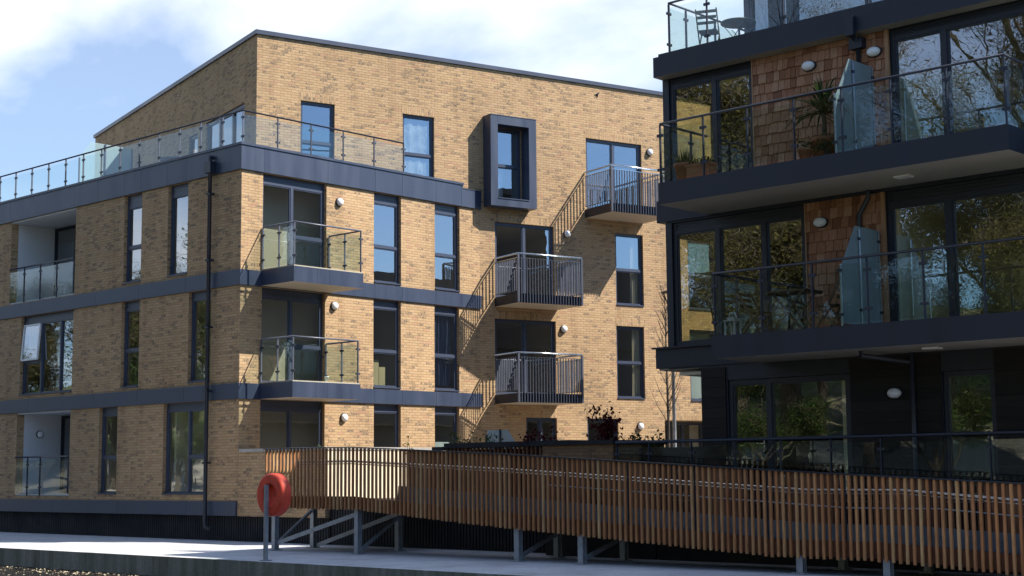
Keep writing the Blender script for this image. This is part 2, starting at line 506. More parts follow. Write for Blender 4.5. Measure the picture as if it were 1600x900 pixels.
class MB:
    def __init__(s):
        s.v = []; s.f = []; s.uv = []; s.m = []; s.sm = []

    def face(s, pts, uvs=None, m=0, smooth=False):
        i = len(s.v)
        s.v += [tuple(p) for p in pts]
        s.f.append(tuple(range(i, i + len(pts))))
        s.uv.append(uvs or [(p[0], p[1]) for p in pts])
        s.m.append(m); s.sm.append(smooth)

    def quad(s, F, u0, u1, z0, z1, n=0.0, m=0, rot=False):
        pts = [F.p(u0, n, z0), F.p(u1, n, z0), F.p(u1, n, z1), F.p(u0, n, z1)]
        uv = [(u0, z0), (u1, z0), (u1, z1), (u0, z1)]
        if rot:
            uv = [(b, a) for a, b in uv]
        s.face(pts, uv, m)

    def box(s, F, u0, u1, n0, n1, z0, z1, m=0, mtop=None, mbot=None, rot=False):
        P = F.p
        i = len(s.v)
        c = [(u0, n0, z0), (u1, n0, z0), (u1, n1, z0), (u0, n1, z0), (u0, n0, z1), (u1, n0, z1), (u1, n1, z1), (u0, n1, z1)]
        s.v += [tuple(P(*q)) for q in c]
        fs = [((3, 2, 6, 7), 'n'), ((1, 0, 4, 5), 'n'), ((2, 1, 5, 6), 'u'), ((0, 3, 7, 4), 'u'), ((7, 6, 5, 4), 't'), ((0, 1, 2, 3), 'b')]
        for idx, k in fs:
            s.f.append(tuple(i + q for q in idx))
            if k == 'n':
                uv = [(c[q][0], c[q][2]) for q in idx]
            elif k == 'u':
                uv = [(c[q][1], c[q][2]) for q in idx]
            else:
                uv = [(c[q][0], c[q][1]) for q in idx]
            if rot:
                uv = [(b, a) for a, b in uv]
            s.uv.append(uv)
            s.m.append(mtop if (k == 't' and mtop is not None) else mbot if (k == 'b' and mbot is not None) else m)
            s.sm.append(False)

    def bar(s, a, b, w, h, m=0, up=(0, 0, 1)):
        a = Vector(a); b = Vector(b)
        d = (b - a).normalized()
        upv = Vector(up)
        if abs(d.dot(upv)) > 0.98:
            upv = Vector((1, 0, 0))
        x = d.cross(upv).normalized()
        y = x.cross(d).normalized()
        i = len(s.v)
        for q in (a, b):
            for sx, sy in ((-1, -1), (1, -1), (1, 1), (-1, 1)):
                s.v.append(tuple(q + x * (sx * w / 2) + y * (sy * h / 2)))
        for f in ((0, 1, 2, 3), (7, 6, 5, 4), (0, 4, 5, 1), (1, 5, 6, 2), (2, 6, 7, 3), (3, 7, 4, 0)):
            s.f.append(tuple(i + q for q in f))
            s.uv.append([(0, 0), (1, 0), (1, 1), (0, 1)]); s.m.append(m); s.sm.append(False)

    def tube(s, pts, rad, seg=8, m=0, caps=True):
        pts = [Vector(p) for p in pts]
        rads = rad if isinstance(rad, (list, tuple)) else [rad] * len(pts)
        i0 = len(s.v)
        n = len(pts)
        ref = Vector((0.31, 0.17, 0.93))
        for k, p in enumerate(pts):
            d = (pts[min(k + 1, n - 1)] - pts[max(k - 1, 0)]).normalized()
            rf = ref if abs(d.dot(ref)) < 0.9 else Vector((1, 0.1, 0))
            x = d.cross(rf).normalized(); y = d.cross(x)
            for j in range(seg):
                a = 2 * math.pi * j / seg
                s.v.append(tuple(p + (x * math.cos(a) + y * math.sin(a)) * rads[k]))
        for k in range(n - 1):
            for j in range(seg):
                j2 = (j + 1) % seg
                s.f.append((i0 + k * seg + j, i0 + k * seg + j2, i0 + (k + 1) * seg + j2, i0 + (k + 1) * seg + j))
                s.uv.append([(0, 0), (1, 0), (1, 1), (0, 1)]); s.m.append(m); s.sm.append(True)
        if caps:
            s.f.append(tuple(i0 + j for j in range(seg))); s.uv.append([(0, 0)] * seg); s.m.append(m); s.sm.append(False)
            s.f.append(tuple(i0 + (n - 1) * seg + j for j in reversed(range(seg)))); s.uv.append([(0, 0)] * seg); s.m.append(m); s.sm.append(False)

    def lathe(s, c, axis, prof, seg=24, m=0, sx=1.0):
        """prof = list of (radius, distance along axis)"""
        c = Vector(c); ax = Vector(axis).normalized()
        ref = Vector((0, 0, 1)) if abs(ax.z) < 0.9 else Vector((1, 0, 0))
        x = ax.cross(ref).normalized(); y = x.cross(ax).normalized()
        i0 = len(s.v)
        for r_, d in prof:
            for j in range(seg):
                a = 2 * math.pi * j / seg
                s.v.append(tuple(c + ax * d + x * (math.cos(a) * r_ * sx) + y * (math.sin(a) * r_)))
        for k in range(len(prof) - 1):
            for j in range(seg):
                j2 = (j + 1) % seg
                s.f.append((i0 + k * seg + j, i0 + k * seg + j2, i0 + (k + 1) * seg + j2, i0 + (k + 1) * seg + j))
                s.uv.append([(0, 0), (1, 0), (1, 1), (0, 1)]); s.m.append(m); s.sm.append(True)

    def leaf(s, p, size, rng, m=0, flat=0.0):
        a = Vector((rng.gauss(0, 1), rng.gauss(0, 1), rng.gauss(0, 1) * (1 - flat))).normalized()
        b = a.cross(Vector((rng.gauss(0, 1), rng.gauss(0, 1), rng.gauss(0, 1)))).normalized()
        p = Vector(p)
        w = size * rng.uniform(0.6, 1.2); h = w * rng.uniform(0.45, 0.7)
        s.face([p - a * w * .5, p + b * h * .5, p + a * w * .5, p - b * h * .5], None, m)

    def build(s, name, mats, parent=None, smooth_all=False):
        me = bpy.data.meshes.new(name)
        org = ORG.get(root_of(parent).name, Vector((0, 0, 0))) if parent else Vector((0, 0, 0))
        me.from_pydata([(v[0] - org.x, v[1] - org.y, v[2] - org.z) for v in s.v], [], s.f)
        ul = me.uv_layers.new(name="UVMap")
        flat = [c for uv in s.uv for q in uv for c in q]
        ul.data.foreach_set("uv", flat)
        if not isinstance(mats, (list, tuple)):
            mats = [mats]
        for q in mats:
            me.materials.append(q)
        me.polygons.foreach_set("material_index", s.m)
        me.polygons.foreach_set("use_smooth", [True] * len(s.f) if smooth_all else s.sm)
        me.validate(); me.update()
        o = bpy.data.objects.new(name, me)
        COL.objects.link(o)
        if parent:
            o.parent = parent
        return o


ORG = {}


def root_of(o):
    while o.parent:
        o = o.parent
    return o


def tag(o, label=None, cat=None, group=None, kind=None):
    if label: o['label'] = label
    if cat: o['category'] = cat
    if group: o['group'] = group
    if kind: o['kind'] = kind
    return o


def thing(name, loc, label, cat, group=None):
    o = bpy.data.objects.new(name, None)
    o.empty_display_size = 0.2
    COL.objects.link(o)
    o.location = loc
    ORG[o.name] = Vector(loc)
    return tag(o, label, cat, group)


def kids(o):
    return [c for c in COL.objects if c.parent == o]


def copy_tree(o, parent=None):
    c = o.copy()
    COL.objects.link(c)
    if parent:
        c.parent = parent
    for k in kids(o):
        copy_tree(k, c)
    return c


def wall(mb, F, u0, u1, z0, z1, ops, depth=0.22, m=0, n=0.0, mrev=None):
    us = sorted(set([u0, u1] + [q for o in ops for q in o[:2] if u0 < q < u1]))
    zs = sorted(set([z0, z1] + [q for o in ops for q in o[2:4] if z0 < q < z1]))
    for i in range(len(us) - 1):
        j = 0
        for j in range(len(zs) - 1):
            cu = (us[i] + us[i + 1]) / 2; cz = (zs[j] + zs[j + 1]) / 2
            if any(o[0] < cu < o[1] and o[2] < cz < o[3] for o in ops):
                continue
            mb.quad(F, us[i], us[i + 1], zs[j], zs[j + 1], n, m)
    mr = m if mrev is None else mrev
    for o in ops:
        a, b, c, d = o[:4]
        dp = o[4] if len(o) > 4 else depth
        P = F.p
        c = max(c, z0); d = min(d, z1)
        mb.face([P(a, n, c), P(a, n, d), P(a, n - dp, d), P(a, n - dp, c)], [(n, c), (n, d), (n - dp, d), (n - dp, c)], mr)
        mb.face([P(b, n, d), P(b, n, c), P(b, n - dp, c), P(b, n - dp, d)], [(n, d), (n, c), (n - dp, c), (n - dp, d)], mr)
        mb.face([P(a, n, d), P(b, n, d), P(b, n - dp, d), P(a, n - dp, d)], [(a, n), (b, n), (b, n - dp), (a, n - dp)], mr)
        mb.face([P(b, n, c), P(a, n, c), P(a, n - dp, c), P(b, n - dp, c)], [(b, n), (a, n), (a, n - dp), (b, n - dp)], mr)


def window(root, F, u0, u1, z0, z1, rec=0.10, cols=(), trans=None, head=0.0, name='window', label=None,
           fm='frame', gm='win', sill=True, fw_=0.055, extra=None, sash=True):
    """cols = mullion u positions; trans = {bay index: z}; builds frame part with pane (and sill) children"""
    trans = trans or {}
    g = 0.008
    a, b, c, d = u0 + g, u1 - g, z0 + g, z1 - g
    n1 = -rec; n0 = -rec - 0.075
    mb = MB()
    w = fw_
    mb.box(F, a, a + w, n0, n1, c, d)
    mb.box(F, b - w, b, n0, n1, c, d)
    top = d
    if head:
        k = 3
        hh = head / k
        for q in range(k):
            mb.box(F, a + w, b - w, n0, n1 - 0.012 - 0.004 * (q % 2), d - hh * (q + 1) + 0.006, d - hh * q)
        mb.box(F, a + w, b - w, n0, n1 - 0.03, d - head, d)
        top = d - head
    mb.box(F, a + w, b - w, n0, n1, top - w, top)
    mb.box(F, a + w, b - w, n0, n1, c, c + w)
    edges = [a + w] + [q for q in cols] + [b - w]
    bays = []
    lo = edges[0]
    for i in range(len(edges) - 1):
        hi = edges[i + 1]
        l = lo if i == 0 else edges[i] + w * 0.6
        h = hi if i == len(edges) - 2 else hi - w * 0.6
        bays.append((l, h))
        if i > 0:
            mb.box(F, edges[i] - w * 0.6, edges[i] + w * 0.6, n0, n1 + 0.003, c + w, top - w)
    pane = MB()
    for i, (l, h) in enumerate(bays):
        zc = [c + w, top - w]
        if i in trans:
            t = trans[i]
            mb.box(F, l, h, n0, n1 + 0.002, t - w * 0.6, t + w * 0.6)
            spans = [(c + w, t - w * 0.6), (t + w * 0.6, top - w)]
        else:
            spans = [(c + w, top - w)]
        for (s0, s1) in spans:
            if sash:
                sw = 0.03
                for bx in ((l, l + sw, s0, s1), (h - sw, h, s0, s1), (l + sw, h - sw, s0, s0 + sw), (l + sw, h - sw, s1 - sw, s1)):
                    mb.box(F, bx[0], bx[1], n0 + 0.01, n1 - 0.014, bx[2], bx[3])
            pane.quad(F, l, h, s0, s1, -rec - 0.05)
    o = mb.build(name, M[fm], root)
    if label: o['label'] = label
    pane.build('pane', M[gm], o)
    if sill:
        s = MB()
        s.box(F, u0 + 0.01, u1 - 0.01, -rec, 0.035, z0 + 0.001, z0 + 0.035)
        s.build('sill', M[fm], o)
    if extra:
        extra(o)
    return o


def cloth(F, u0, u1, z0, z1, n, amp=0.05, waves=6, seed=0, nz=6):
    rng = random.Random(seed)
    mb = MB()
    N = waves * 6
    ph = rng.uniform(0, 6)
    rows = []
    for k in range(nz + 1):
        z = z0 + (z1 - z0) * k / nz
        row = []
        for i in range(N + 1):
            u = u0 + (u1 - u0) * i / N
            q = amp * math.sin(i / 6 * 2 * math.pi + ph + 0.3 * math.sin(k)) + amp * 0.4 * math.sin(i * 0.7 + k * 0.5)
            row.append(F.p(u, n + q, z))
        rows.append(row)
    for k in range(nz):
        for i in range(N):
            mb.face([rows[k][i], rows[k][i + 1], rows[k + 1][i + 1], rows[k + 1][i]], None, 0, True)
    return mb


def lamp(root, F, u, z, r_=0.125, oval=1.0, n=0.0, dome='lampdome'):
    mb = MB()
    c = F.p(u, n, z)
    mb.lathe(c, F.n, [(0.001, 0), (r_, 0.0), (r_, 0.035), (r_ * 0.9, 0.05), (0.001, 0.05)], 20, sx=oval)
    o = mb.build('wall_lamp', M['lampring'], root)
    d = MB()
    rr_ = r_ * 0.86
    d.lathe(c, F.n, [(rr_, 0.045), (rr_ * 0.96, 0.085), (rr_ * 0.75, 0.115), (rr_ * 0.4, 0.13), (0.001, 0.135)], 20, sx=oval)
    d.build('lamp_cover', M[dome], o)
    return o


def glass_rail(parent, pts, h, posts, z0, drop=0.0, rm='rail', pm='steel', gap=0.05, clampm='drail', handr=0.024, ptop=0.0, gm='bal', gz0=0.04, gz1=0.10):
    """pts: polyline of (x, y) points, z0 base height; posts: list of lists of parameters (0..1) along each leg.
    Adds a handrail, posts and glass panels as children of parent."""
    P = [Vector((p[0], p[1], 0)) for p in pts]
    hr = MB()
    hr.tube([p + Vector((0, 0, z0 + h)) for p in P], handr, 8)
    hr.build('handrail', M[rm], parent)
    done = set()
    for i in range(len(P) - 1):
        a, b = P[i], P[i + 1]
        d = (b - a); L = d.length; d.normalize()
        nrm = Vector((d.y, -d.x, 0))
        ts = posts[i]
        for t in ts:
            p = a + d * (t * L)
            key = (round(p.x, 2), round(p.y, 2))
            if key not in done:
                done.add(key)
                q = MB()
                q.bar(p + Vector((0, 0, z0 - drop)), p + Vector((0, 0, z0 + h - handr)), 0.045, 0.02, up=(d.x, d.y, 0))
                for cz in (0.22, 0.80):
                    q.bar(p - d * 0.07 + Vector((0, 0, z0 + h * cz)), p + d * 0.07 + Vector((0, 0, z0 + h * cz)), 0.035, 0.05, 1)
                q.build('post', [M[pm], M[clampm]], parent)
        full = sorted(set([0.0] + list(ts) + [1.0]))
        for j in range(len(full) - 1):
            s = a + d * (full[j] * L + gap * 0.6); e = a + d * (full[j + 1] * L - gap * 0.6)
            if (e - s).length < 0.12:
                continue
            g = MB()
            zz0 = z0 + gz0; zz1 = z0 + h - gz1
            off = nrm * 0.005
            for sg in (1, -1):
                g.face([s + off * sg + Vector((0, 0, zz0)), e + off * sg + Vector((0, 0, zz0)), e + off * sg + Vector((0, 0, zz1)), s + off * sg + Vector((0, 0, zz1))][::sg])
            g.build('glass_panel', M[gm], parent)


def segs(mb, F, u0, u1, joints, n0, n1, z0, z1, m=0):
    e = [u0] + sorted(j for j in joints if u0 < j < u1) + [u1]
    for i in range(len(e) - 1):
        mb.box(F, e[i] + (0.004 if i else 0), e[i + 1] - (0.004 if i < len(e) - 2 else 0), n0, n1, z0, z1, m)
    mb.box(F, u0 + 0.01, u1 - 0.01, n0, n1 - 0.012, z0 + 0.006, z1 - 0.006, m)


# ------------------------------------------------------------------ the setting
def sheet(name, pts, z, mat, kind='structure'):
    mb = MB()
    mb.face([(x, y, z) for x, y in pts])
    return tag(mb.build(name, mat), kind=kind)


sheet('ground', [(-900, -900), (900, -900), (900, 900), (-900, 900)], -1.6, M['grass'])
sheet('water', [(-300, -22.5), (300, -22.5), (300, -5.25), (-300, -5.25)], -0.42, M['water'])
mb = MB()
mb.box(FL, -60, 60, -9.0, 5.30, -1.55, -0.004, 0, 1)
q = mb.build('quay', [M['quaywall'], M['paving']])
tag(q, kind='structure')
mb = MB()
mb.box(FL, -60, 3.36, -60, -0.4, 0.0, 0.6)
mb.box(FL, 3.36, 60, -60, -0.25, -0.002, 1.10)
tag(mb.build('courtyard', M['yard']), kind='structure')
mb = MB()                                                  # the bank the photographer stands on
N = 60
rng = random.Random(3)
prof = [(-21.5, -0.9), (-22.6, -0.1), (-24, 0.0), (-28, 0.2), (-33, 1.2), (-38, 3.4), (-46, 7.0), (-60, 11.0), (-300, 14.0)]
xs = [-300 + 600 * i / N for i in range(N + 1)]
hts = [[(x + rng.uniform(-1, 1), y, z + (rng.uniform(-0.25, 0.25) if y < -28 else 0)) for (y, z) in prof] for x in xs]
for i in range(N):
    for j in range(len(prof) - 1):
        mb.face([hts[i][j], hts[i][j + 1], hts[i + 1][j + 1], hts[i + 1][j]], None, 0, True)
tag(mb.build('bank', M['grass']), kind='structure')

mb = MB()                                                  # petals and leaf litter drifting along the quay wall
rng = random.Random(12)
for k in range(1500):
    y = -5.32 - abs(rng.gauss(0, 1.1))
    x = rng.uniform(-6, 9)
    mb.leaf((x, y, -0.412), rng.uniform(0.03, 0.075), rng, 0 if rng.random() < 0.6 else 1, 0.9)
tag(mb.build('floating_petals', [M['petal'], M['litter']]), kind='stuff')

# ------------------------------------------------------------------ the brick apartment block
B1 = thing('brick_apartment_block', (0, 0, 0), 'buff brick apartment block with slate grey bands, glass balconies and a taller wing', 'apartment block')

zT, zM, zG = (7.16, 9.765), (4.16, 6.675), (1.17, 3.675)
opsL = [(-12.0, -8.17, 7.12, 9.765, 1.5), (-5.55, -4.66, 7.18, 9.765), (-3.36, -2.41, 7.18, 9.765),
        (-11.22, -8.18, 4.20, 6.675), (-5.58, -4.67, 4.18, 6.675), (-2.30, -1.28, 4.18, 6.675),
        (-11.3, -8.2, 1.14, 3.675, 1.5), (-6.63, -5.68, 1.18, 3.675), (-3.40, -1.33, 1.18, 3.675)]
opsR = [(0.71, 2.92, 7.08, 9.765), (4.69, 5.75, 7.13, 9.765), (7.12, 8.17, 7.13, 9.765),
        (0.71, 2.89, 4.08, 6.675), (4.68, 5.74, 4.12, 6.675), (7.10, 8.13, 4.12, 6.675),
        (0.70, 2.90, 1.16, 3.675), (4.70, 5.74, 1.20, 3.675), (7.10, 8.12, 1.20, 3.675)]
mb = MB()
wall(mb, FL, -16, 0, 0.65, 9.78, opsL)
wall(mb, FR, 0, 9.06, 0.65, 9.78, opsR)
mb.build('wall', M['brick'], B1)

opsW = [(-6.0, -4.92, 10.25, 12.48), (-2.67, -1.59, 10.25, 12.48), (0.46, 1.52, 10.08, 12.42), (4.02, 6.26, 10.12, 12.47),
        (0.55, 2.74, 7.06, 9.44), (5.13, 6.25, 7.06, 9.43), (0.52, 2.77, 4.06, 6.42), (5.11, 6.23, 4.03, 6.39),
        (1.63, 2.77, 1.16, 3.385), (3.92, 5.13, 1.25, 3.385), (8.11, 9.25, 7.06, 9.43), (8.11, 9.25, 4.0, 6.39), (7.0, 10.3, 1.12, 3.36, 1.1)]
mb = MB()
wall(mb, FW, -7.366, 0.0, 10.15, 14.25, [o for o in opsW if o[1] <= 0], 0.16)
wall(mb, FW, 0.0, 12.6, 1.0, 14.25, [o for o in opsW if o[0] >= 0], 0.16)
wall(mb, FK, -15.7, 0, 10.15, 14.25, [(-4.03, -0.91, 10.25, 12.45), (-5.55, -4.75, 10.4, 12.3)], 0.16)
mb.quad(Fr(FW.p(12.6, 0, 0), (-WNV.x, -WNV.y)), 0, 15.7, 1.0, 14.25)
mb.quad(Fr(FK.p(-15.7, 0, 0), (-WD.x, -WD.y)), -20, 0, 1.0, 14.25)
# soldier courses over the openings
for o in opsW[:2] + opsW[3:10]:
    mb.quad(FW, o[0] - 0.03, o[1] + 0.03, o[3] + 0.0, o[3] + 0.235, 0.004, 0, True)
mb.quad(FW, 7.0, 12.6, 3.36, 3.595, 0.004, 0, True)
mb.build('wing_wall', M['brick'], B1)

# roof and copings
mb = MB()
mb.face([FW.p(-7.3, -0.05, 14.2), FW.p(12.5, -0.05, 14.2), FW.p(12.5, -15.6, 14.2), FW.p(-7.3, -15.6, 14.2)])
mb.face([(-16, 0.02, 10.2), (-0.02, 0.02, 10.2), (-0.02, 9.0, 10.2), tuple(FW.p(-7.366, -0.05, 10.2)), (-16, 6.0, 10.2)])
mb.build('roof', M['soffit2'], B1)
mb = MB()
mb.box(FW, -7.43, 12.66, -0.25, 0.06, 14.25, 14.375)
mb.box(FK, -15.76, -0.25, -0.25, 0.06, 14.25, 14.375)
mb.build('roof_coping', M['cap'], B1)

mb = MB()
jL = [-12, -10.6, -8.17, -6.9, -5.5, -4.66, -3.36, -2.4, -1.2]
jR = [0.71, 2.92, 4.69, 5.75, 7.12, 8.2]
segs(mb, FL, -16, 0.062, jL, 0, 0.06, 9.765, 10.42)
segs(mb, FR, 0.0, 8.27, jR, 0, 0.062, 9.765, 10.42)
mb.box(FR, 8.27, 9.06, 0, 0.062, 9.765, 10.31)
mb.box(FR, 8.27, 9.075, 0, 0.075, 10.31, 10.33)
mb.box(FL, -16, 0.09, -0.4, 0.09, 10.42, 10.485)
mb.box(FR, 0.4, 8.29, -0.4, 0.09, 10.42, 10.485)
mb.build('parapet_band', M['slate'], B1)
for za, zb in ((6.675, 7.085), (3.675, 4.085)):
    mb = MB()
    segs(mb, FL, -16, 0.052, jL[1::2], 0, 0.05, za, zb)
    segs(mb, FR, 0.0, 9.06, jR[2:], 0, 0.052, za, zb)
    mb.build('storey_band', M['slate'], B1)
mb = MB()
segs(mb, FL, -16, -0.02, [-12.5, -9, -5.5, -2.2], 0, 0.05, 0.65, 1.02)
mb.build('base_band', M['slate'], B1)
mb = MB()                                                  # ribbed dark cladding below the brick
u = -16.0
while u < 3.5:
    mb.box(FL, u, u + 0.07, -0.16, -0.125, 0.002, 0.655)
    u += 0.1
mb.box(FL, -16, 3.5, -0.2, -0.16, 0.002, 0.655)
mb.build('plinth', M['black'], B1)

# rooms behind the windows
mb = MB()
for zf, zc in ((1.15, 3.9), (4.12, 6.85), (7.1, 9.74)):
    mb.box(FL, -15.9, -0.35, -8.8, -0.3, zf - 0.2, zf, 1)
    mb.box(FL, -15.9, -0.35, -8.8, -0.3, zc, zc + 0.06, 0)
    mb.box(FL, -15.9, -3.2, -3.4, -3.3, zf, zc)
    mb.box(FR, 0.3, 8.7, -3.3, -3.2, zf, zc)
    mb.box(FR, 3.85, 3.95, -4.4, -0.24, zf, zc)
    mb.box(FR, 6.4, 6.5, -4.4, -0.24, zf, zc)
    mb.box(FR, 8.75, 8.85, -4.5, -0.1, zf, zc)
    for ux in (-7.4, -4.0, -1.0):
        mb.box(FL, ux, ux + 0.1, -4.5, -0.24, zf, zc)
    mb.box(FL, -16, -15.9, -6, 0, zf, zc)
    mb.box(FW, 0.25, 12.4, -6.0, -0.2, zf - 0.2, zf, 1)
    mb.box(FW, 0.25, 12.4, -6.0, -0.2, zc - 0.3, zc - 0.25, 0)
    mb.box(FW, 0.25, 12.4, -5.2, -5.1, zf, zc)
    for ux in (0.2, 3.5, 6.8, 9.7):
        mb.box(FW, ux, ux + 0.1, -5.1, -0.17, zf, zc)
mb.box(FW, -7.2, 12.4, -6.0, -0.2, 10.0, 10.14, 1)
mb.box(FW, -7.2, 12.4, -6.0, -0.2, 12.7, 12.8, 0)
mb.box(FW, -7.2, 12.4, -5.2, -5.1, 10.14, 12.7)
for ux in (-3.9, -0.6, 2.6, 7.0):
    mb.box(FW, ux, ux + 0.1, -5.1, -0.17, 10.14, 12.7)
mb.build('room_shell', [M['plaster'], M['roomfloor']], B1)

# windows in the shaded canal face
window(B1, FL, *opsL[1][:4], trans={0: 8.23}, head=0.32)
window(B1, FL, *opsL[2][:4], head=0.27)
w_big = window(B1, FL, *opsL[3][:4], cols=(-10.14, -9.03), trans={0: 5.24}, head=0.20, label='wide three light window with its small sash tilted open')
mb = MB()                                                   # the tilted sash
a0, a1, zb, zt = -11.14, -10.2, 5.30, 6.38
def sp(u, z, o=0.0):
    k = (zt - z) / (zt - zb)
    return FL.p(u, -0.085 + 0.085 * k + o, z)
for (ua, za, ub, zb2) in ((a0, zb, a0, zt), (a1, zb, a1, zt), (a0, zb, a1, zb), (a0, zt, a1, zt)):
    mb.bar(sp(ua, za), sp(ub, zb2), 0.05, 0.05)
o = mb.build('open_sash', M['white'], w_big)
mb = MB(); mb.face([sp(a0, zb), sp(a1, zb), sp(a1, zt), sp(a0, zt)])
mb.build('sash_pane', M['win'], w_big)
window(B1, FL, *opsL[4][:4], trans={0: 5.26}, head=0.20)
window(B1, FL, *opsL[5][:4], head=0.17)
window(B1, FL, *opsL[7][:4], trans={0: 2.23}, head=0.17)
window(B1, FL, *opsL[8][:4], cols=(-2.33,), trans={1: 2.2}, head=0.16)

# recessed balconies in the canal face
for (ua, ub, za, zb), rz, pp in (((-12.0, -8.17, 7.12, 9.765), 8.22, (-11.07, -10.1, -9.13)), ((-11.3, -8.2, 1.14, 3.675), 2.30, (-10.55, -9.8))):
    mb = MB()
    mb.box(FL, ua + 0.004, ua + 0.05, -1.5, -0.24, za, zb)
    mb.box(FL, ub - 0.05, ub - 0.004, -1.5, -0.24, za, zb)
    mb.box(FL, ua, ub, -1.55, -0.02, zb - 0.05, zb - 0.006)
    mb.box(FL, ua, ub, -1.55, -0.02, za + 0.003, za + 0.04)
    lo = mb.build('loggia', M['render'], B1)
    glass_rail(lo, [(ua + 0.02, -0.03), (ub - 0.02, -0.03)], rz - za, [[(q - ua) / (ub - ua) for q in pp]], za, rm='drail', pm='drail')
    F2 = Fr(FL.p(0, -1.5, 0), (1, 0))
    window(B1, F2, ua + 0.05, ub - 0.05, za + 0.05, zb - 0.06, rec=0.0, cols=(ua + 1.3, ua + 2.5), name='balcony_door', fm='dframe', sill=False)
lamp(B1, Fr((-11.25, 0, 0), (0, 1)), 0.75, 3.02, 0.12)

# windows of the sunny face of the lower block
def room_bits(o):
    mb = MB()
    mb.box(FR, 4.75, 5.15, -0.55, -0.3, 4.14, 4.95)
    mb.box(FR, 5.17, 5.4, -0.55, -0.3, 4.14, 4.75)
    mb.build('cupboard', M['cream'], o)
window(B1, FR, *opsR[1][:4], trans={0: 8.2}, head=0.24)
window(B1, FR, *opsR[2][:4], trans={0: 8.2}, head=0.24)
window(B1, FR, *opsR[4][:4], trans={0: 5.18}, head=0.2, extra=room_bits)
def dark_curtain(o):
    cloth(FR, 7.2, 8.0, 4.3, 6.4, -0.30, 0.06, 5, 3).build('curtain', M['curtain'], o)
window(B1, FR, *opsR[5][:4], trans={0: 5.17}, head=0.2, extra=dark_curtain, label='window hung with crumpled dark blue cloth')
window(B1, FR, *opsR[7][:4], trans={0: 2.2}, head=0.17)
def half_blind(o):
    cloth(FR, 7.17, 8.05, 1.3, 2.62, -0.24, 0.006, 3, 8).build('blind', M['blind'], o)
window(B1, FR, *opsR[8][:4], trans={0: 2.2}, head=0.17, extra=half_blind)
for i in (0, 3, 6):
    a, b, c, d = opsR[i]
    o = window(B1, FR, a, b, c, d, cols=(1.77,), trans={1: c + 1.06}, head=0.2, name='balcony_door', sill=False, fw_=0.065)
    mb = MB()
    p = FR.p(1.68, -0.085, c + 1.05)
    mb.bar(p + Vector((0, 0, -0.1)), p + Vector((0, 0, 0.12)), 0.03, 0.015)
    mb.bar(p + Vector((0.03, 0, 0)), p + Vector((0.03, -0.13, 0)), 0.02, 0.02)
    mb.build('door_handle', M['steel'], o)

# wing windows
window(B1, FW, *opsW[0][:4], rec=0.07, trans={0: 11.28}, sill=False)
def plastic_film(o):
    cloth(FW, -2.6, -1.66, 10.3, 12.4, -0.16, 0.015, 3, 9, 9).build('plastic_film', M['film'], o)
window(B1, FW, *opsW[1][:4], rec=0.07, trans={0: 11.27}, sill=False, extra=plastic_film, label='window still covered inside by wrinkled plastic film')
def blue_curtains(o):
    cloth(FW, 0.52, 0.98, 10.12, 11.3, -0.2, 0.04, 4, 5).build('curtain', M['netcurtain'], o)
window(B1, FW, *opsW[2][:4], rec=0.03, trans={0: 11.22}, sill=False, extra=blue_curtains)
for i in (5, 7, 9, 10, 11):
    a, b, c, d = opsW[i]
    ex = None
    if i == 11:
        ex = lambda o: cloth(FW, 8.2, 9.15, 4.1, 6.3, -0.2, 0.004, 2, 5).build('blind', M['blind'], o)
    if i in (5, 7):
        ex = lambda o, b=b, c=c, d=d: cloth(FW, b - 0.36, b - 0.07, c + 0.06, d - 0.08, -0.24, 0.03, 3, i).build('curtain', M['plaster'], o)
    window(B1, FW, a, b, c, d, rec=0.07, trans={0: c + 1.17}, extra=ex)
for i in (3, 4, 6, 8):
    a, b, c, d = opsW[i]
    window(B1, FW, a, b, c, d, rec=0.07, cols=((a + b) / 2,), name='balcony_door', sill=False, fw_=0.07)
F2 = Fr(FW.p(0, -1.1, 0), (WD.x, WD.y))
window(B1, F2, 7.02, 10.28, 1.14, 3.34, rec=0.0, cols=(8.0, 8.6, 9.4), name='entrance_screen', sill=False)
window(B1, FK, -4.03, -0.91, 10.25, 12.45, rec=0.05, cols=(-3.0, -1.95), name='terrace_door', sill=False, fw_=0.08)
window(B1, FK, -5.55, -4.75, 10.4, 12.3, rec=0.05)

# the box surround of the projecting window
mb = MB()
u_0, u_1, z_0, z_1, iu0, iu1, iz0, iz1 = 0.15, 1.82, 9.86, 12.70, 0.41, 1.55, 10.09, 12.43
mb.box(FW, u_0, iu0, 0.0, 0.45, z_0, z_1)
mb.box(FW, iu1, u_1, 0.0, 0.45, z_0, z_1)
mb.box(FW, iu0, iu1, 0.0, 0.45, z_0, iz0)
mb.box(FW, iu0, iu1, 0.0, 0.45, iz1, z_1)
mb.box(FW, u_0 - 0.01, u_1 + 0.01, 0.0, 0.46, z_1, z_1 + 0.02)
mb.box(FW, iu0 + 0.01, iu1 - 0.01, 0.03, 0.47, iz0, iz0 + 0.03)
mb.build('window_surround', M['slate'], B1)

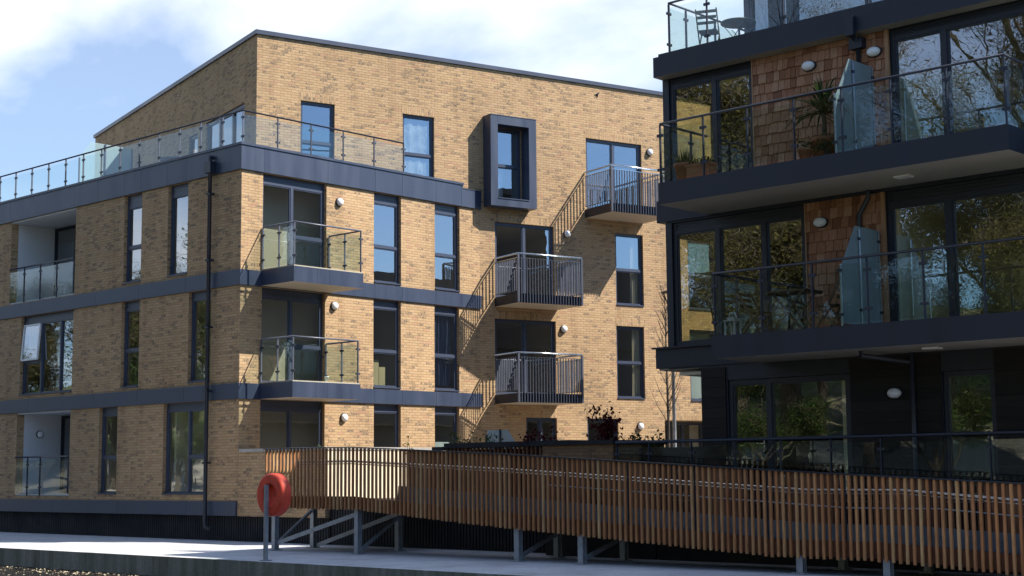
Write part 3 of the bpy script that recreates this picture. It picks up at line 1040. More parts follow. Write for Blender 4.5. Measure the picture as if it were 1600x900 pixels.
# glass balconies on the sunny face
for (ua, ub, z) in ((0.645, 3.04, 7.13), (0.63, 2.95, 4.12)):
    mb = MB()
    d = 1.42
    mb.box(FR, ua, ub, 0.055, d, z - 0.44, z - 0.03, 0, None, 1)
    for k in (0.33, 0.5):
        mb.box(FR, ua + (ub - ua) * k, ua + (ub - ua) * k + 0.006, d, d + 0.002, z - 0.435, z - 0.035, 2)
    mb.box(FR, ua + 0.02, ub - 0.02, 0.0, d - 0.02, z - 0.03, z, 3)
    o = mb.build('balcony', [M['slate'], M['soffit'], M['dark'], M['decking']], B1)
    glass_rail(o, [(0.04, ua + 0.05), (d - 0.05, ua + 0.05), (d - 0.05, ub - 0.05), (0.04, ub - 0.05)], 1.14,
               [[0, 0.52, 1], [0, 1], [0, 0.5, 1]], z, rm='rail', pm='rail', clampm='drail')

# barred balconies on the wing
for (ua, ub, d, z) in ((3.96, 6.28, 1.47, 10.12), (0.53, 2.84, 1.36, 7.08), (0.51, 2.81, 1.36, 4.08)):
    mb = MB()
    mb.box(FW, ua, ub, 0.0, d, z - 0.30, z - 0.02, 0, 2, 1)
    o = mb.build('balcony', [M['dark'], M['soffit'], M['decking']], B1)
    rl = MB()
    for zz, w in ((z + 1.17, 0.05), (z + 1.06, 0.035)):
        rl.bar(FW.p(ua, 0.02, zz), FW.p(ua, d, zz), w, 0.012)
        rl.bar(FW.p(ua - w / 2, d, zz), FW.p(ub + w / 2, d, zz), w, 0.012)
        rl.bar(FW.p(ub, 0.02, zz), FW.p(ub, d, zz), w, 0.012)
    rl.tube([FW.p(ua, 0.02, z + 1.2), FW.p(ua, d, z + 1.2), FW.p(ub, d, z + 1.2), FW.p(ub, 0.02, z + 1.2)], 0.022, 8)
    rl.build('handrail', M['steel'], o)
    br = MB()
    zlo = z - 0.29; zhi = z + 1.05
    n = int((ub - ua) / 0.098)
    for k in range(n + 1):
        u = ua + (ub - ua) * k / n
        br.box(FW, u - 0.007, u + 0.007, d + 0.004, d + 0.042, zlo, zhi)
    n = int(d / 0.1)
    for k in range(n):
        nn = 0.06 + (d - 0.06) * k / n
        for u in (ua, ub):
            br.box(FW, u - 0.02, u + 0.02, nn - 0.007, nn + 0.007, z + 0.05, zhi)
    for u in (ua, ub):
        br.bar(FW.p(u, 0.02, z + 0.07), FW.p(u, d, z + 0.07), 0.035, 0.012)
    br.build('baluster', M['rail'], o)
    for u in (ua, ub):
        ps = MB()
        ps.box(FW, u - 0.03, u + 0.03, d - 0.02, d + 0.04, zlo, z + 1.16)
        ps.build('corner_post', M['rail'], o)

for u, z in ((3.37, 9.29), (3.2, 6.34), (3.57, 3.25)):
    lamp(B1, FR, u, z)
for u, z in ((6.58, 12.25), (3.22, 9.24), (3.05, 6.19), (5.99, 3.15)):
    lamp(B1, FW, u, z)

# terrace balustrade on the parapet
mb = MB()
mb.box(FL, -16, 0.0, -0.13, -0.07, 10.486, 10.50)
mb.box(FR, 0.13, 6.0, -0.13, -0.07, 10.486, 10.50)
o = mb.build('terrace_balustrade', M['rail'], B1)
LX = [(q + 16.0) / 15.9 for q in (-15, -14, -13, -12, -11, -10, -9, -8, -7, -6, -5, -4, -3, -2, -1.0)]
glass_rail(o, [(-16, 0.1), (-0.1, 0.1), (-0.1, 5.95)], 0.90, [LX + [1.0], [0.0, 0.2, 0.40, 0.60, 0.80, 1.0]], 10.49, rm='drail', pm='rail')

# downpipe with hopper
mb = MB()
mb.box(FL, -1.33, -1.05, 0.06, 0.26, 9.80, 10.10)
mb.tube([FL.p(-1.19, 0.05, 10.24), FL.p(-1.19, 0.16, 10.24), FL.p(-1.19, 0.17, 10.05)], 0.06, 10)
mb.tube([FL.p(-1.19, 0.16, 9.85), FL.p(-1.19, 0.16, 0.45), FL.p(-1.17, 0.16, 0.34), FL.p(-1.12, 0.06, 0.30)], 0.055, 10)
for z in (9.2, 7.4, 5.6, 3.9, 2.0):
    mb.box(FL, -1.27, -1.11, 0.05, 0.225, z, z + 0.05)
mb.build('downpipe', M['dframe'], B1)

# ------------------------------------------------------------------ the dark apartment block on the right
B2 = thing('dark_apartment_block', (14, 0, 0), 'dark grey apartment block with cedar shingle panels and long glass fronted balconies at right', 'apartment block')
XR = 25.5

def shingles(u0, u1, z0, z1, n0):
    mb = MB()
    rng = random.Random(int(u0 * 100 + z0))
    row = 0.20
    z = z0 - 0.05
    while z < z1:
        u = u0 - rng.uniform(0, 0.1)
        while u < u1:
            w = rng.uniform(0.09, 0.20)
            a = max(u, u0); b = min(u + w - 0.010, u1)
            zz = max(z0, z + rng.uniform(-0.012, 0.008)); zt_ = min(z + row + 0.03, z1)
            if b - a > 0.03 and zt_ > zz + 0.02:
                th = rng.uniform(0.030, 0.046)
                P = FL.p
                i = len(mb.v)
                mb.v += [tuple(P(*q)) for q in ((a, n0, zz), (b, n0, zz), (b, n0 + th, zz), (a, n0 + th, zz), (a, n0, zt_), (b, n0, zt_), (b, n0 + 0.008, zt_), (a, n0 + 0.008, zt_))]
                for f in ((3, 2, 6, 7), (2, 1, 5, 6), (0, 3, 7, 4), (7, 6, 5, 4), (0, 1, 2, 3)):
                    mb.f.append(tuple(i + q for q in f)); mb.uv.append([(0, 0)] * 4); mb.m.append(0); mb.sm.append(False)
            u += w
        z += row
    return mb


# structural shell: walls without openings are dark panels
mb = MB()
f2 = [(14.14, 16.16, 7.12, 9.57), (19.10, XR, 7.12, 9.57)]
f1 = [(14.14, 17.24, 4.13, 6.62), (18.90, XR, 4.13, 6.62)]
g0 = [(15.4, 18.05, 1.16, 3.42), (19.86, 20.80, 1.16, 3.36)]
wall(mb, FL, 14.0, XR, 3.7, 10.0, f2 + f1, 0.12)
wall(mb, FL, 14.8, XR, 0.0, 3.7, g0, 0.12)
wall(mb, FS, -24, 0, 3.7, 10.0, [(-1.65, -0.12, 4.13, 6.62), (-1.65, -0.12, 7.12, 9.57)], 0.12)
mb.quad(Fr((14.8, 0, 0), (0, -1)), -24, 0, 0.0, 3.7)
mb.quad(Fr((XR, 0, 0), (0, 1)), 0, 24, 0.0, 10.0)
mb.quad(Fr((XR, 24, 0), (-1, 0)), -XR * 0, XR - 14, 0.0, 10.0)
mb.build('wall', M['dark'], B2)
mb = MB()
for zf in (1.12, 4.10, 7.09):
    mb.box(FL, 14.15, XR - 0.1, -11.9, -0.14, zf - 0.2, zf, 1)
    mb.box(FL, 14.15, XR - 0.1, -11.9, -0.14, zf + 2.46, zf + 2.52, 0)
    mb.box(FL, 16.6, XR - 0.1, -5.1, -5.0, zf, zf + 2.46)
    mb.box(FL, 17.8, 17.9, -5.0, -0.14, zf, zf + 2.46)
    mb.box(FL, 19.0, 19.08, -5.0, -0.14, zf, zf + 2.46)
    mb.box(FL, 22.5, 22.6, -5.0, -0.14, zf, zf + 2.46)
mb.build('room_shell', [M['plaster'], M['roomfloor']], B2)
mb = MB()
mb.box(FL, 13.99, XR + 0.1, -24.1, 0.30, 9.575, 9.985, 0, None, 1)
mb.box(FL, 14.10, XR + 0.1, -24.0, 0.27, 9.985, 10.045)
mb.build('roof', [M['dark'], M['soffit2']], B2)
mb = MB()
mb.box(FL, 13.80, XR, 0.0, 0.04, 6.66, 7.10)
mb.box(FS, -24, 0.035, 0.0, 0.2, 6.66, 7.10)
mb.box(FL, 13.70, 16.2, 0.0, 0.03, 3.73, 4.115)
mb.box(FL, 13.64, 16.2, 0.0, 0.09, 4.115, 4.15)
mb.box(FS, -24, 0.025, 0.0, 0.3, 3.73, 4.14)
mb.box(FL, 13.75, 14.8, -23.9, -0.01, 3.69, 3.725, 1)
mb.build('storey_band', [M['dark'], M['soffit2']], B2)

# shingled panels with timber edge trims
for (a, b, c, d) in ((16.19, 19.04, 7.11, 9.57), (17.27, 18.84, 4.12, 6.62)):
    o = shingles(a, b, c, d, 0.003).build('shingle_panel', M['shingle'], B2)
    for ta, tb, tn in ((b, b + 0.07, 0.06), (a - 0.025, a, 0.045)):
        t = MB()
        t.box(FL, ta, tb, 0.002, tn, c, d)
        t.build('edge_trim', M['trim'], o)

# corner post and window frames
for zc, zd in ((7.12, 9.57), (4.13, 6.62)):
    mb = MB()
    mb.box(FL, 14.0, 14.15, -0.12, 0.015, zc, zd)
    mb.build('corner_post', M['dframe'], B2)
    window(B2, FS, -1.65, -0.12, zc, zd, rec=0.03, head=0.17, fm='dframe', gm='win2', sill=False)
window(B2, FL, 14.15, 16.16, 7.12, 9.57, rec=0.03, cols=(15.24,), head=0.12, fm='dframe', gm='win2', sill=False, name='corner_window', fw_=0.075)
window(B2, FL, 19.10, 22.45, 7.12, 9.57, rec=0.03, cols=(20.15,), head=0.12, fm='dframe', gm='win2', sill=False, name='balcony_door', fw_=0.085)
window(B2, FL, 14.15, 17.24, 4.13, 6.62, rec=0.03, cols=(15.23, 16.30), head=0.14, fm='dframe', gm='win2', sill=False, name='corner_window', fw_=0.08)
window(B2, FL, 18.90, 22.45, 4.13, 6.62, rec=0.03, cols=(20.10,), head=0.18, fm='dframe', gm='win2', sill=False, name='balcony_door', fw_=0.10)
window(B2, FL, 15.4, 18.05, 1.16, 3.42, rec=0.03, cols=(16.31,), fm='dframe', gm='win2', sill=False, name='terrace_door', fw_=0.08)
window(B2, FL, 19.86, 20.80, 1.16, 3.36, rec=0.03, fm='dframe', gm='win2', sill=False, fw_=0.05)
window(B2, FL, 22.5, XR - 0.1, 7.12, 9.57, rec=0.03, cols=(24,), fm='dframe', gm='win2', sill=False)
window(B2, FL, 22.5, XR - 0.1, 4.13, 6.62, rec=0.03, cols=(24,), fm='dframe', gm='win2', sill=False)
for (u, z, c) in ((20.07, 8.22, 7.12), (20.02, 5.2, 4.13), (16.22, 2.2, 1.16)):
    pass
# dark stained boards on the ground floor
for (a, b) in ((14.8, 15.36), (18.07, 19.84), (20.82, XR)):
    mb = MB()
    z = 1.15
    while z < 3.66:
        mb.box(FL, a, b, 0.002, 0.028, z, z + 0.185)
        z += 0.195
    mb.build('board_cladding', M['board'], B2)
mb = MB()
z = 0.6
while z < 3.66:
    mb.box(Fr((14.8, 0, 0), (0, -1)), -6, -0.002, 0.002, 0.028, z, z + 0.185)
    z += 0.195
mb.build('board_cladding', M['board'], B2)

# door handles
for u, z in ((20.03, 8.17), (19.98, 5.16), (16.20, 2.2)):
    mb = MB()
    mb.bar(FL.p(u, 0.0, z - 0.1), FL.p(u, 0.0, z + 0.12), 0.035, 0.03)
    mb.bar(FL.p(u, 0.04, z), FL.p(u - 0.15, 0.04, z), 0.02, 0.02)
    mb.build('door_handle', M['steel'], B2)

# balconies
mb = MB()
mb.box(FL, 15.05, 21.99, 0.045, 1.6, 6.685, 7.10, 0, 2, 1)
o_up = mb.build('upper_balcony', [M['dark'], M['soffit2'], M['decking']], B2)
glass_rail(o_up, [(15.08, -0.04), (15.08, -1.55), (21.95, -1.55), (21.95, -0.04)], 1.13,
           [[0.35], [0.0, 0.145, 0.287, 0.43, 0.57, 0.707, 0.855, 1.0], [0.5]], 7.11, rm='drail', pm='drail', gm='bal')
mb = MB()
mb.box(FL, 16.18, XR + 0.2, 0.045, 1.6, 3.712, 4.12, 0, 2, 1)
o_lo = mb.build('lower_balcony', [M['dark'], M['soffit2'], M['decking']], B2)
Ln = XR + 0.2 - 16.21
glass_rail(o_lo, [(16.21, -0.04), (16.21, -1.55), (XR + 0.2, -1.55)], 1.14,
           [[0.5], [0.003] + [(q - 16.21) / Ln for q in (17.25, 18.3, 19.37, 20.4, 21.45, 22.5, 23.5, 24.5)]], 4.125, rm='drail', pm='drail', gm='bal')
mb = MB()                                                   # ground terrace
mb.box(FL, 14.0, XR + 2, 0.03, 0.50, 0.002, 1.14, 0, 1)
o_g = mb.build('ground_terrace', [M['black'], M['decking']], B2)
glass_rail(o_g, [(13.0, -0.47), (XR + 2, -0.47)], 1.12, [[(q - 13.0) / (XR + 2 - 13.0) for q in (13.02, 13.83, 14.85, 15.85, 16.85, 17.9, 18.9, 20.9, 21.9, 23)]], 1.15, rm='drail', pm='drail', gm='bal', handr=0.032)

# privacy screens at right angles to the wall
for zb, par in ((7.12, o_up), (4.13, o_lo)):
    mb = MB()
    prof = [(0.08, zb + 0.05), (1.48, zb + 0.05), (1.48, zb + 0.95), (1.30, zb + 1.2), (0.92, zb + 1.79), (0.08, zb + 1.79)]
    for sx in (-0.006, 0.006):
        mb.face([FL.p(18.80 + sx, n, z) for n, z in (prof if sx > 0 else prof[::-1])])
    for i in range(len(prof)):
        a, b = prof[i], prof[(i + 1) % len(prof)]
        mb.face([FL.p(18.794, *a), FL.p(18.794, *b), FL.p(18.806, *b), FL.p(18.806, *a)])
    o = mb.build('privacy_screen', M['frost'], B2)
    for n, h in ((1.49, 1.06), (0.83, 1.74), (0.14, 1.76)):
        mb = MB()
        mb.bar(FL.p(18.83, n, zb), FL.p(18.83, n, zb + h), 0.035, 0.02)
        for q in (0.18, 0.9):
            mb.bar(FL.p(18.77, n, zb + h * q), FL.p(18.85, n, zb + h * q), 0.05, 0.05, 1)
        mb.build('screen_post', [M['steel'], M['drail']], o)

for u, z in ((17.46, 9.20), (18.83, 9.20), (17.6, 6.22), (18.98, 3.02)):
    lamp(B2, FL, u, z, 0.105, 1.45, 0.03)
for u, z in ((19.6, 6.682), (20.0, 3.71)):
    mb = MB()
    mb.box(FL, u, u + 0.28, 0.75, 0.95, z - 0.03, z)
    mb.build('soffit_light', M['lampdome'], B2)

# roof terrace and set back top storey
mb = MB()
mb.box(FL, 14.12, XR, -0.12, 0.0, 10.045, 10.06)
o = mb.build('terrace_balustrade', M['drail'], B2)
glass_rail(o, [(14.15, 9.0), (14.15, 0.05), (XR, 0.05)], 1.12, [[0.2, 0.4, 0.6, 0.72, 0.82, 0.935, 1.0], [0.0, 0.083, 0.24, 0.40, 0.55, 0.7, 0.85]], 10.05, rm='drail', pm='drail')
mb = MB()
F3 = Fr((0, 2.5, 0), (1, 0))
ops3 = [(14.45, 15.0, 10.1, 12.6), (15.2, 15.45, 10.1, 12.6), (15.55, 19, 10.1, 12.6), (19.3, 24, 10.1, 12.6)]
wall(mb, F3, 14.32, XR, 10.04, 13.0, ops3, 0.1)
mb.quad(Fr((14.32, 2.5, 0), (0, -1)), -13.5, 0, 10.04, 13.0)
mb.quad(Fr((XR, 2.5, 0), (0, 1)), 0, 13.5, 10.04, 13.0)
mb.quad(Fr((XR, 16.0, 0), (-1, 0)), 0, XR - 14.32, 10.04, 13.0)
mb.box(F3, 14.1, XR + 0.2, -13.7, 0.25, 13.0, 13.25)
mb.build('top_storey', M['dark'], B2)
for o3 in ops3:
    window(B2, F3, *o3, rec=0.02, cols=((o3[0] + o3[1]) / 2,) if o3[1] - o3[0] > 2 else (), fm='dframe', gm='win2', sill=False, fw_=0.05)

# downpipe of the dark block
mb = MB()
mb.box(FL, 18.40, 18.66, 0.035, 0.20, 9.30, 9.50)
mb.box(FL, 18.45, 18.61, 0.305, 0.40, 9.50, 9.86)
mb.tube([FL.p(18.53, 0.33, 9.55), FL.p(18.53, 0.16, 9.45)], 0.05, 8)
mb.tube([FL.p(18.53, 0.1, 9.32), FL.p(18.53, 0.1, 7.1)], 0.045, 8)
mb.tube([FL.p(18.62, 0.1, 6.68), FL.p(18.62, 0.1, 6.55), FL.p(18.42, 0.1, 6.25), FL.p(18.42, 0.1, 4.12)], 0.045, 8)
mb.tube([FL.p(19.35, 0.1, 3.71), FL.p(19.35, 0.1, 1.15)], 0.045, 8)
mb.tube([FL.p(19.0, 1.2, 3.70), FL.p(19.0, 1.2, 3.62), FL.p(19.3, 0.12, 3.55)], 0.045, 8)
mb.build('downpipe', M['dframe'], B2)

# ------------------------------------------------------------------ terrace walls between the blocks
T = thing('terrace_wall', (1.7, 0.15, 0.6), 'low buff brick terrace wall with concrete coping beside the ramp landing', 'wall')
mb = MB()
mb.box(FL, 0.004, 3.50, -0.30, -0.002, 0.645, 2.285)
mb.box(Fr((3.50, 0, 0), (0, 1)), 0.3, 4.2, -0.30, 0.0, 0.9, 2.285)
mb.build('brickwork', M['brick'], T)
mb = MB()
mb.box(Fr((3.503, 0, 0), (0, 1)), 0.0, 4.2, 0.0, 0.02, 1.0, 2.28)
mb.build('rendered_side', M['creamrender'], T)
mb = MB()
mb.box(FL, 0.07, 3.54, -0.33, 0.035, 2.285, 2.365)
mb.box(Fr((3.50, 0, 0), (0, 1)), 0.33, 4.2, -0.33, 0.04, 2.285, 2.365)
mb.build('coping', M['coping'], T)

T = thing('retaining_wall', (9, 0.0, 0), 'black ribbed retaining wall in the shadow under the timber ramp', 'wall')
mb = MB()
u = 3.52
while u < 14.0:
    mb.box(FL, u, u + 0.07, -0.16, -0.125, 0.002, 1.12)
    u += 0.1
mb.box(FL, 3.52, 14.0, -0.2, -0.16, 0.002, 1.12)
mb.build('ribbed_cladding', M['black'], T)

def slat_run(mb, pts, y, z0f, z1f, x0, x1, pitch, w, d, jitter=0.004, rng=random.Random(11)):
    x = x0
    while x < x1:
        za, zb = z0f(x), z1f(x)
        dx = rng.uniform(-jitter, jitter); lean = rng.uniform(-0.004, 0.004)
        mb.bar((x + dx, y, za + rng.uniform(-0.008, 0.008)), (x + dx + lean, y, zb), d, w, 0, (1, 0, 0))
        x += pitch

def lerp_tab(tab):
    def f(x):
        if x <= tab[0][0]: return tab[0][1]
        for (a, za), (b, zb) in zip(tab, tab[1:]):
            if x <= b:
                return za + (zb - za) * (x - a) / (b - a)
        return tab[-1][1]
    return f

# timber faced planter with dark coping
T = thing('timber_planter', (9.2, 0.4, 1.0), 'long slatted timber planter with black coping behind the ramp, left of the brick planter', 'planter')
mb = MB()
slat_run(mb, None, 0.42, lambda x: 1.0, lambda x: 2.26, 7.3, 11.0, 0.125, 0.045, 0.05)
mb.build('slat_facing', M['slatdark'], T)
mb = MB()
mb.box(FL, 7.25, 11.0, -1.0, -0.50, 1.0, 2.22)
mb.box(FL, 7.25, 11.02, -1.05, -0.36, 2.26, 2.375)
mb.box(FL, 6.85, 7.25, -0.95, -0.36, 2.22, 2.30)
mb.build('coping', M['black'], T)

T = thing('brick_planter', (11.9, -0.3, 0.0), 'brick planter box with black coping between timber planter and glass balustrade', 'planter')
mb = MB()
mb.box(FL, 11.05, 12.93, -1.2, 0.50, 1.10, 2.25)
mb.build('brickwork', M['shadebrick'], T)
mb = MB()
mb.box(FL, 11.0, 12.98, -1.23, 0.55, 2.25, 2.33)
mb.build('coping', M['black'], T)
mb = MB()
mb.box(FL, 11.1, 13.95, -0.1, 0.48, 0.002, 1.098)
mb.build('base', M['black'], T)

T = thing('board_fence', (13.8, 0.3, 1.1), 'low dark stained board fence behind the glass balustrade, right of the brick planter', 'fence')
mb = MB()
z = 1.1
while z < 2.15:
    mb.box(FL, 12.99, 14.78, -0.30, -0.27, z, z + 0.17)
    z += 0.18
mb.box(FL, 12.99, 14.78, -0.34, -0.305, 1.1, 2.17)
mb.build('fence_boards', M['board'], T)

T = thing('glass_screen', (7.5, 2.0, 1.1), 'frosted glass garden screen among low plants in front of the barred balconies', 'screen')
mb = MB()
for yy in (2.0, 2.012):
    mb.face([(7.05, yy, 1.1), (7.95, yy, 1.1), (7.95, yy, 2.42), (7.72, yy, 2.70), (7.05, yy, 2.70)])
mb.build('glass_panel', M['sheer'], T)
for x, h in ((7.5, 2.72), (7.05, 2.6)):
    mb = MB()
    mb.bar((x, 1.97, 1.1), (x, 1.97, h), 0.04, 0.04)
    mb.build('post', M['drail'], T)

# ------------------------------------------------------------------ the timber access ramp
RP = thing('timber_ramp', (12, -2.4, 0), 'long access ramp screened by vertical cedar slats on galvanised steel legs', 'ramp')
bot = lerp_tab([(4.3, 0.94), (7.35, 0.94), (11.8, 0.63), (17.9, 0.27), (19.8, 0.255), (22.3, 0.12), (26, -0.0)])
top = lerp_tab([(4.3, 2.28), (7.25, 2.275), (11.8, 2.06), (16.6, 1.78), (18.9, 1.65), (20.1, 1.59), (22.3, 1.475), (27, 1.23)])
mb = MB()
slat_run(mb, None, -2.47, lambda x: max(0.02, bot(x)), lambda x: top(x) - 0.015, 4.36, 26.5, 0.1245, 0.042, 0.042)
mb.build('slat_screen', M['slat'], RP)
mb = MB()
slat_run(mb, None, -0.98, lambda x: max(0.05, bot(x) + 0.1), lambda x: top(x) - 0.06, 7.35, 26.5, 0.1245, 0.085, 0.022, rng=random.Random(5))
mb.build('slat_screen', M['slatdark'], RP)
tabx = [4.3, 7.25, 11.8, 16.6, 18.9, 20.1, 22.3, 26.5]
mb = MB()
for a, b in zip(tabx, tabx[1:]):
    mb.bar((a, -2.47, top(a)), (b, -2.47, top(b)), 0.10, 0.022)
    if a >= 7:
        mb.bar((a, -0.98, top(a) - 0.06), (b, -0.98, top(b) - 0.06), 0.10, 0.022)
mb.build('top_rail', M['dframe'], RP)
mb = MB()
for y, oz, xa in ((-2.33, -0.30, 3), (-1.12, -0.62, 7.3)):
    pts = [(x, y, top(x) + oz) for x in (4.3, 7.1, 11.8, 16.6, 18.6) if x > xa] + [(20.3, y, top(18.6) + oz), (22.3, y, top(22.3) + oz + 0.04), (26, y, top(26) + oz + 0.03)]
    mb.tube(pts, 0.022 if y < -2 else 0.013, 8, 0 if y < -2 else 1)
    if y < -2:
        mb.tube([(p[0], p[1] + 0.02, p[2] - 0.055) for p in pts], 0.012, 6)
mb.build('handrail', [M['steel'], M['galv']], RP)
mb = MB()
dk = [(4.45, 1.13), (7.3, 1.13), (11.8, 0.83), (17.9, 0.47), (19.8, 0.465), (22.3, 0.33), (26.5, 0.20)]
for (a, za), (b, zb) in zip(dk, dk[1:]):
    mb.bar((a, -1.72, za - 0.07), (b, -1.72, zb - 0.07), 1.38, 0.14, 0)
mb.bar((4.45, -0.53, 1.06), (7.2, -0.53, 1.06), 0.98, 0.14, 0)
mb.build('deck', M['dframe'], RP)
mb = MB()
for (a, za), (b, zb) in zip(dk[1:], dk[2:]):
    mb.bar((a, -1.09, za + 0.15), (b, -1.09, zb + 0.15), 0.05, 0.30, 0)
for (a, za), (b, zb) in zip(dk, dk[1:]):
    mb.bar((a, -2.40, za - 0.04), (b, -2.40, zb - 0.04), 0.04, 0.26, 1)
mb.build('kerb_upstand', [M['kerb'], M['slatdark']], RP)
x = 4.4
while x < 26:
    mb = MB()
    mb.bar((x, -2.40, bot(x) + 0.05), (x, -2.40, top(x) - 0.02), 0.03, 0.02, 0, (1, 0, 0))
    x += 1.49
    mb.build('screen_upright', M['drail'], RP)

def hpost(x, y, z1, ft):
    mb = MB()
    F = Fr((x, y, 0), (1, 0))
    z0 = 0.002
    mb.box(F, -0.06, 0.06, 0.05, 0.062, z0, z1)
    mb.box(F, -0.06, 0.06, -0.062, -0.05, z0, z1)
    mb.box(F, -0.006, 0.006, -0.05, 0.05, z0, z1)
    mb.box(F, -0.12, 0.12, -0.11, 0.11, z0, 0.02)
    return mb.build('leg', M['galv'], RP)

for x in (4.53, 7.36, 12.04, 13.66, 18.4, 20.0, 23.0):
    hpost(x, -2.33, bot(x) + 0.12, 0)
for x in (4.3, 7.22, 11.9, 13.6, 18.4, 20.0):
    hpost(x, -1.02, bot(x) + 0.12, 0)
for a, b in (((4.60, -2.33, 0.16), (7.28, -2.33, 0.83)), ((4.52, -2.25, 0.16), (4.32, -1.10, 0.86)), ((4.42, -1.02, 0.05), (7.15, -1.02, 0.80)),
             ((7.40, -2.25, 0.10), (7.26, -1.10, 0.72)), ((12.06, -2.25, 0.10), (11.92, -1.10, 0.46)), ((13.68, -2.25, 0.10), (13.60, -1.10, 0.42))):
    mb = MB()
    mb.bar(a, b, 0.012, 0.085)
    mb.bar(Vector(a) + Vector((0, 0.03, 0.048)), Vector(b) + Vector((0, 0.03, 0.048)), 0.06, 0.012)
    mb.build('brace', M['galv'], RP)

# ------------------------------------------------------------------ lifebuoy on its post
T = thing('mooring_post', (7.72, -5.06, 0), 'thin galvanised square post at the quay edge carrying the red lifebuoy', 'post')
mb = MB()
mb.bar((7.72, -5.08, 0.0), (7.72, -5.08, 1.50), 0.07, 0.07)
mb.box(Fr((7.72, -5.08, 0), (1, 0)), -0.09, 0.09, -0.09, 0.09, 0.0, 0.015)
T2 = mb.build('post_shaft', M['galv'], T)
T.name = 'lifebuoy_post'
ORG['lifebuoy_post'] = Vector((7.72, -5.06, 0))
mb = MB()
pr = [(0.001, 0.11), (0.205, 0.11), (0.21, 0.10), (0.212, 0.02), (0.222, 0.006), (0.24, 0.0), (0.375, 0.0), (0.40, 0.006), (0.418, 0.022), (0.428, 0.045), (0.43, 0.22), (0.42, 0.24), (0.001, 0.24)]
for a_, b_ in ((0, 3), (2, 4), (3, 6), (5, 7), (6, 10), (9, 11), (10, 13)):
    mb.lathe((7.74, -5.03, 1.30), (0, 1, 0), pr[a_:b_], 48)
o = mb.build('lifebuoy', M['red'])
tag(o, 'round red plastic lifebuoy fixed to a thin post on the quay', 'lifebuoy')

# ------------------------------------------------------------------ street lamp and bare sapling in the courtyard
def place_w(u, out):
    return FW.p(u, out, 0)
c = place_w(5.06, 3)
T = thing('street_lamp', (c.x, c.y, 1.1), 'slim grey lamp column with a wide flat head in front of the brick wing', 'street lamp')
mb = MB()
mb.tube([(c.x, c.y, 1.1), (c.x, c.y, 2.2), (c.x, c.y, 6.6)], [0.07, 0.06, 0.05], 10)
mb.build('pole', M['galv'], T)
mb = MB()
mb.lathe((c.x, c.y, 7.14), (0, 0, 1), [(0.001, 0.0), (0.33, 0.0), (0.34, 0.02), (0.2, 0.06), (0.001, 0.07)], 20)
for k in range(4):
    a = k * math.pi / 2 + 0.6
    mb.bar((c.x + 0.04 * math.cos(a), c.y + 0.04 * math.sin(a), 6.55), (c.x + 0.24 * math.cos(a), c.y + 0.24 * math.sin(a), 7.14), 0.03, 0.03)
mb.build('lamp_head', M['drail'], T)

def branchy(mb, p, d, length, r_, depth, rng, spread=0.55, tips=None, seg=5, shrink=0.7, kids_=(2, 3), updraft=0.15):
    pts = [Vector(p)]; rads = [r_]
    dd = Vector(d).normalized()
    n = 4
    for k in range(n):
        dd = (dd + Vector((rng.gauss(0, 0.09), rng.gauss(0, 0.09), rng.gauss(0, 0.05) + updraft * 0.1))).normalized()
        pts.append(pts[-1] + dd * (length / n)); rads.append(r_ * (1 - 0.45 * (k + 1) / n))
    mb.tube(pts, rads, seg, caps=False)
    if tips is not None:
        tips.append((pts[-1], depth)); tips.append((pts[2], depth))
    if depth == 0:
        return
    for _ in range(rng.randint(*kids_)):
        k = rng.randint(2, n)
        ax = Vector((rng.gauss(0, 1), rng.gauss(0, 1), rng.gauss(0, 0.6)))
        nd = (dd + ax.normalized() * spread * rng.uniform(0.8, 1.5) + Vector((0, 0, updraft))).normalized()
        branchy(mb, pts[k], nd, length * shrink * rng.uniform(0.75, 1.15), rads[k] * 0.68, depth - 1, rng, spread, tips, max(3, seg - 1), shrink, kids_, updraft)
    branchy(mb, pts[-1], dd, length * shrink, rads[-1] * 0.9, depth - 1, rng, spread, tips, max(3, seg - 1), shrink, kids_, updraft)

c = place_w(4.74, 3.1)
T = thing('bare_sapling', (c.x, c.y, 1.1), 'slender leafless sapling with dark upright twigs in front of the brick wing', 'tree')
rng = random.Random(21)
mb = MB()
mb.tube([(c.x, c.y, 1.1), (c.x + 0.02, c.y, 3.0), (c.x - 0.02, c.y + 0.02, 5.2), (c.x - 0.03, c.y, 7.15)], [0.05, 0.04, 0.024, 0.006], 6)
mb.build('trunk', M['sapbark'], T)
mb = MB()
for k in range(46):
    z = rng.uniform(3.0, 6.9)
    a = rng.uniform(0, 6.28)
    L = (7.4 - z) * 0.16 + rng.uniform(0.15, 0.38)
    d = Vector((math.cos(a) * 0.5, math.sin(a) * 0.5, 0.85)).normalized()
    p0 = Vector((c.x, c.y, z))
    p1 = p0 + d * L * 0.6; p2 = p1 + (d + Vector((0, 0, 0.4))).normalized() * L * 0.6
    mb.tube([p0, p1, p2], [0.012, 0.008, 0.004], 4, caps=False)
    for j in range(2):
        e = p1 + Vector((rng.uniform(-.2, .2), rng.uniform(-.2, .2), rng.uniform(0.1, 0.3)))
        mb.tube([p1, e], [0.006, 0.003], 3, caps=False)
mb.build('twigs', M['sapbark'], T)

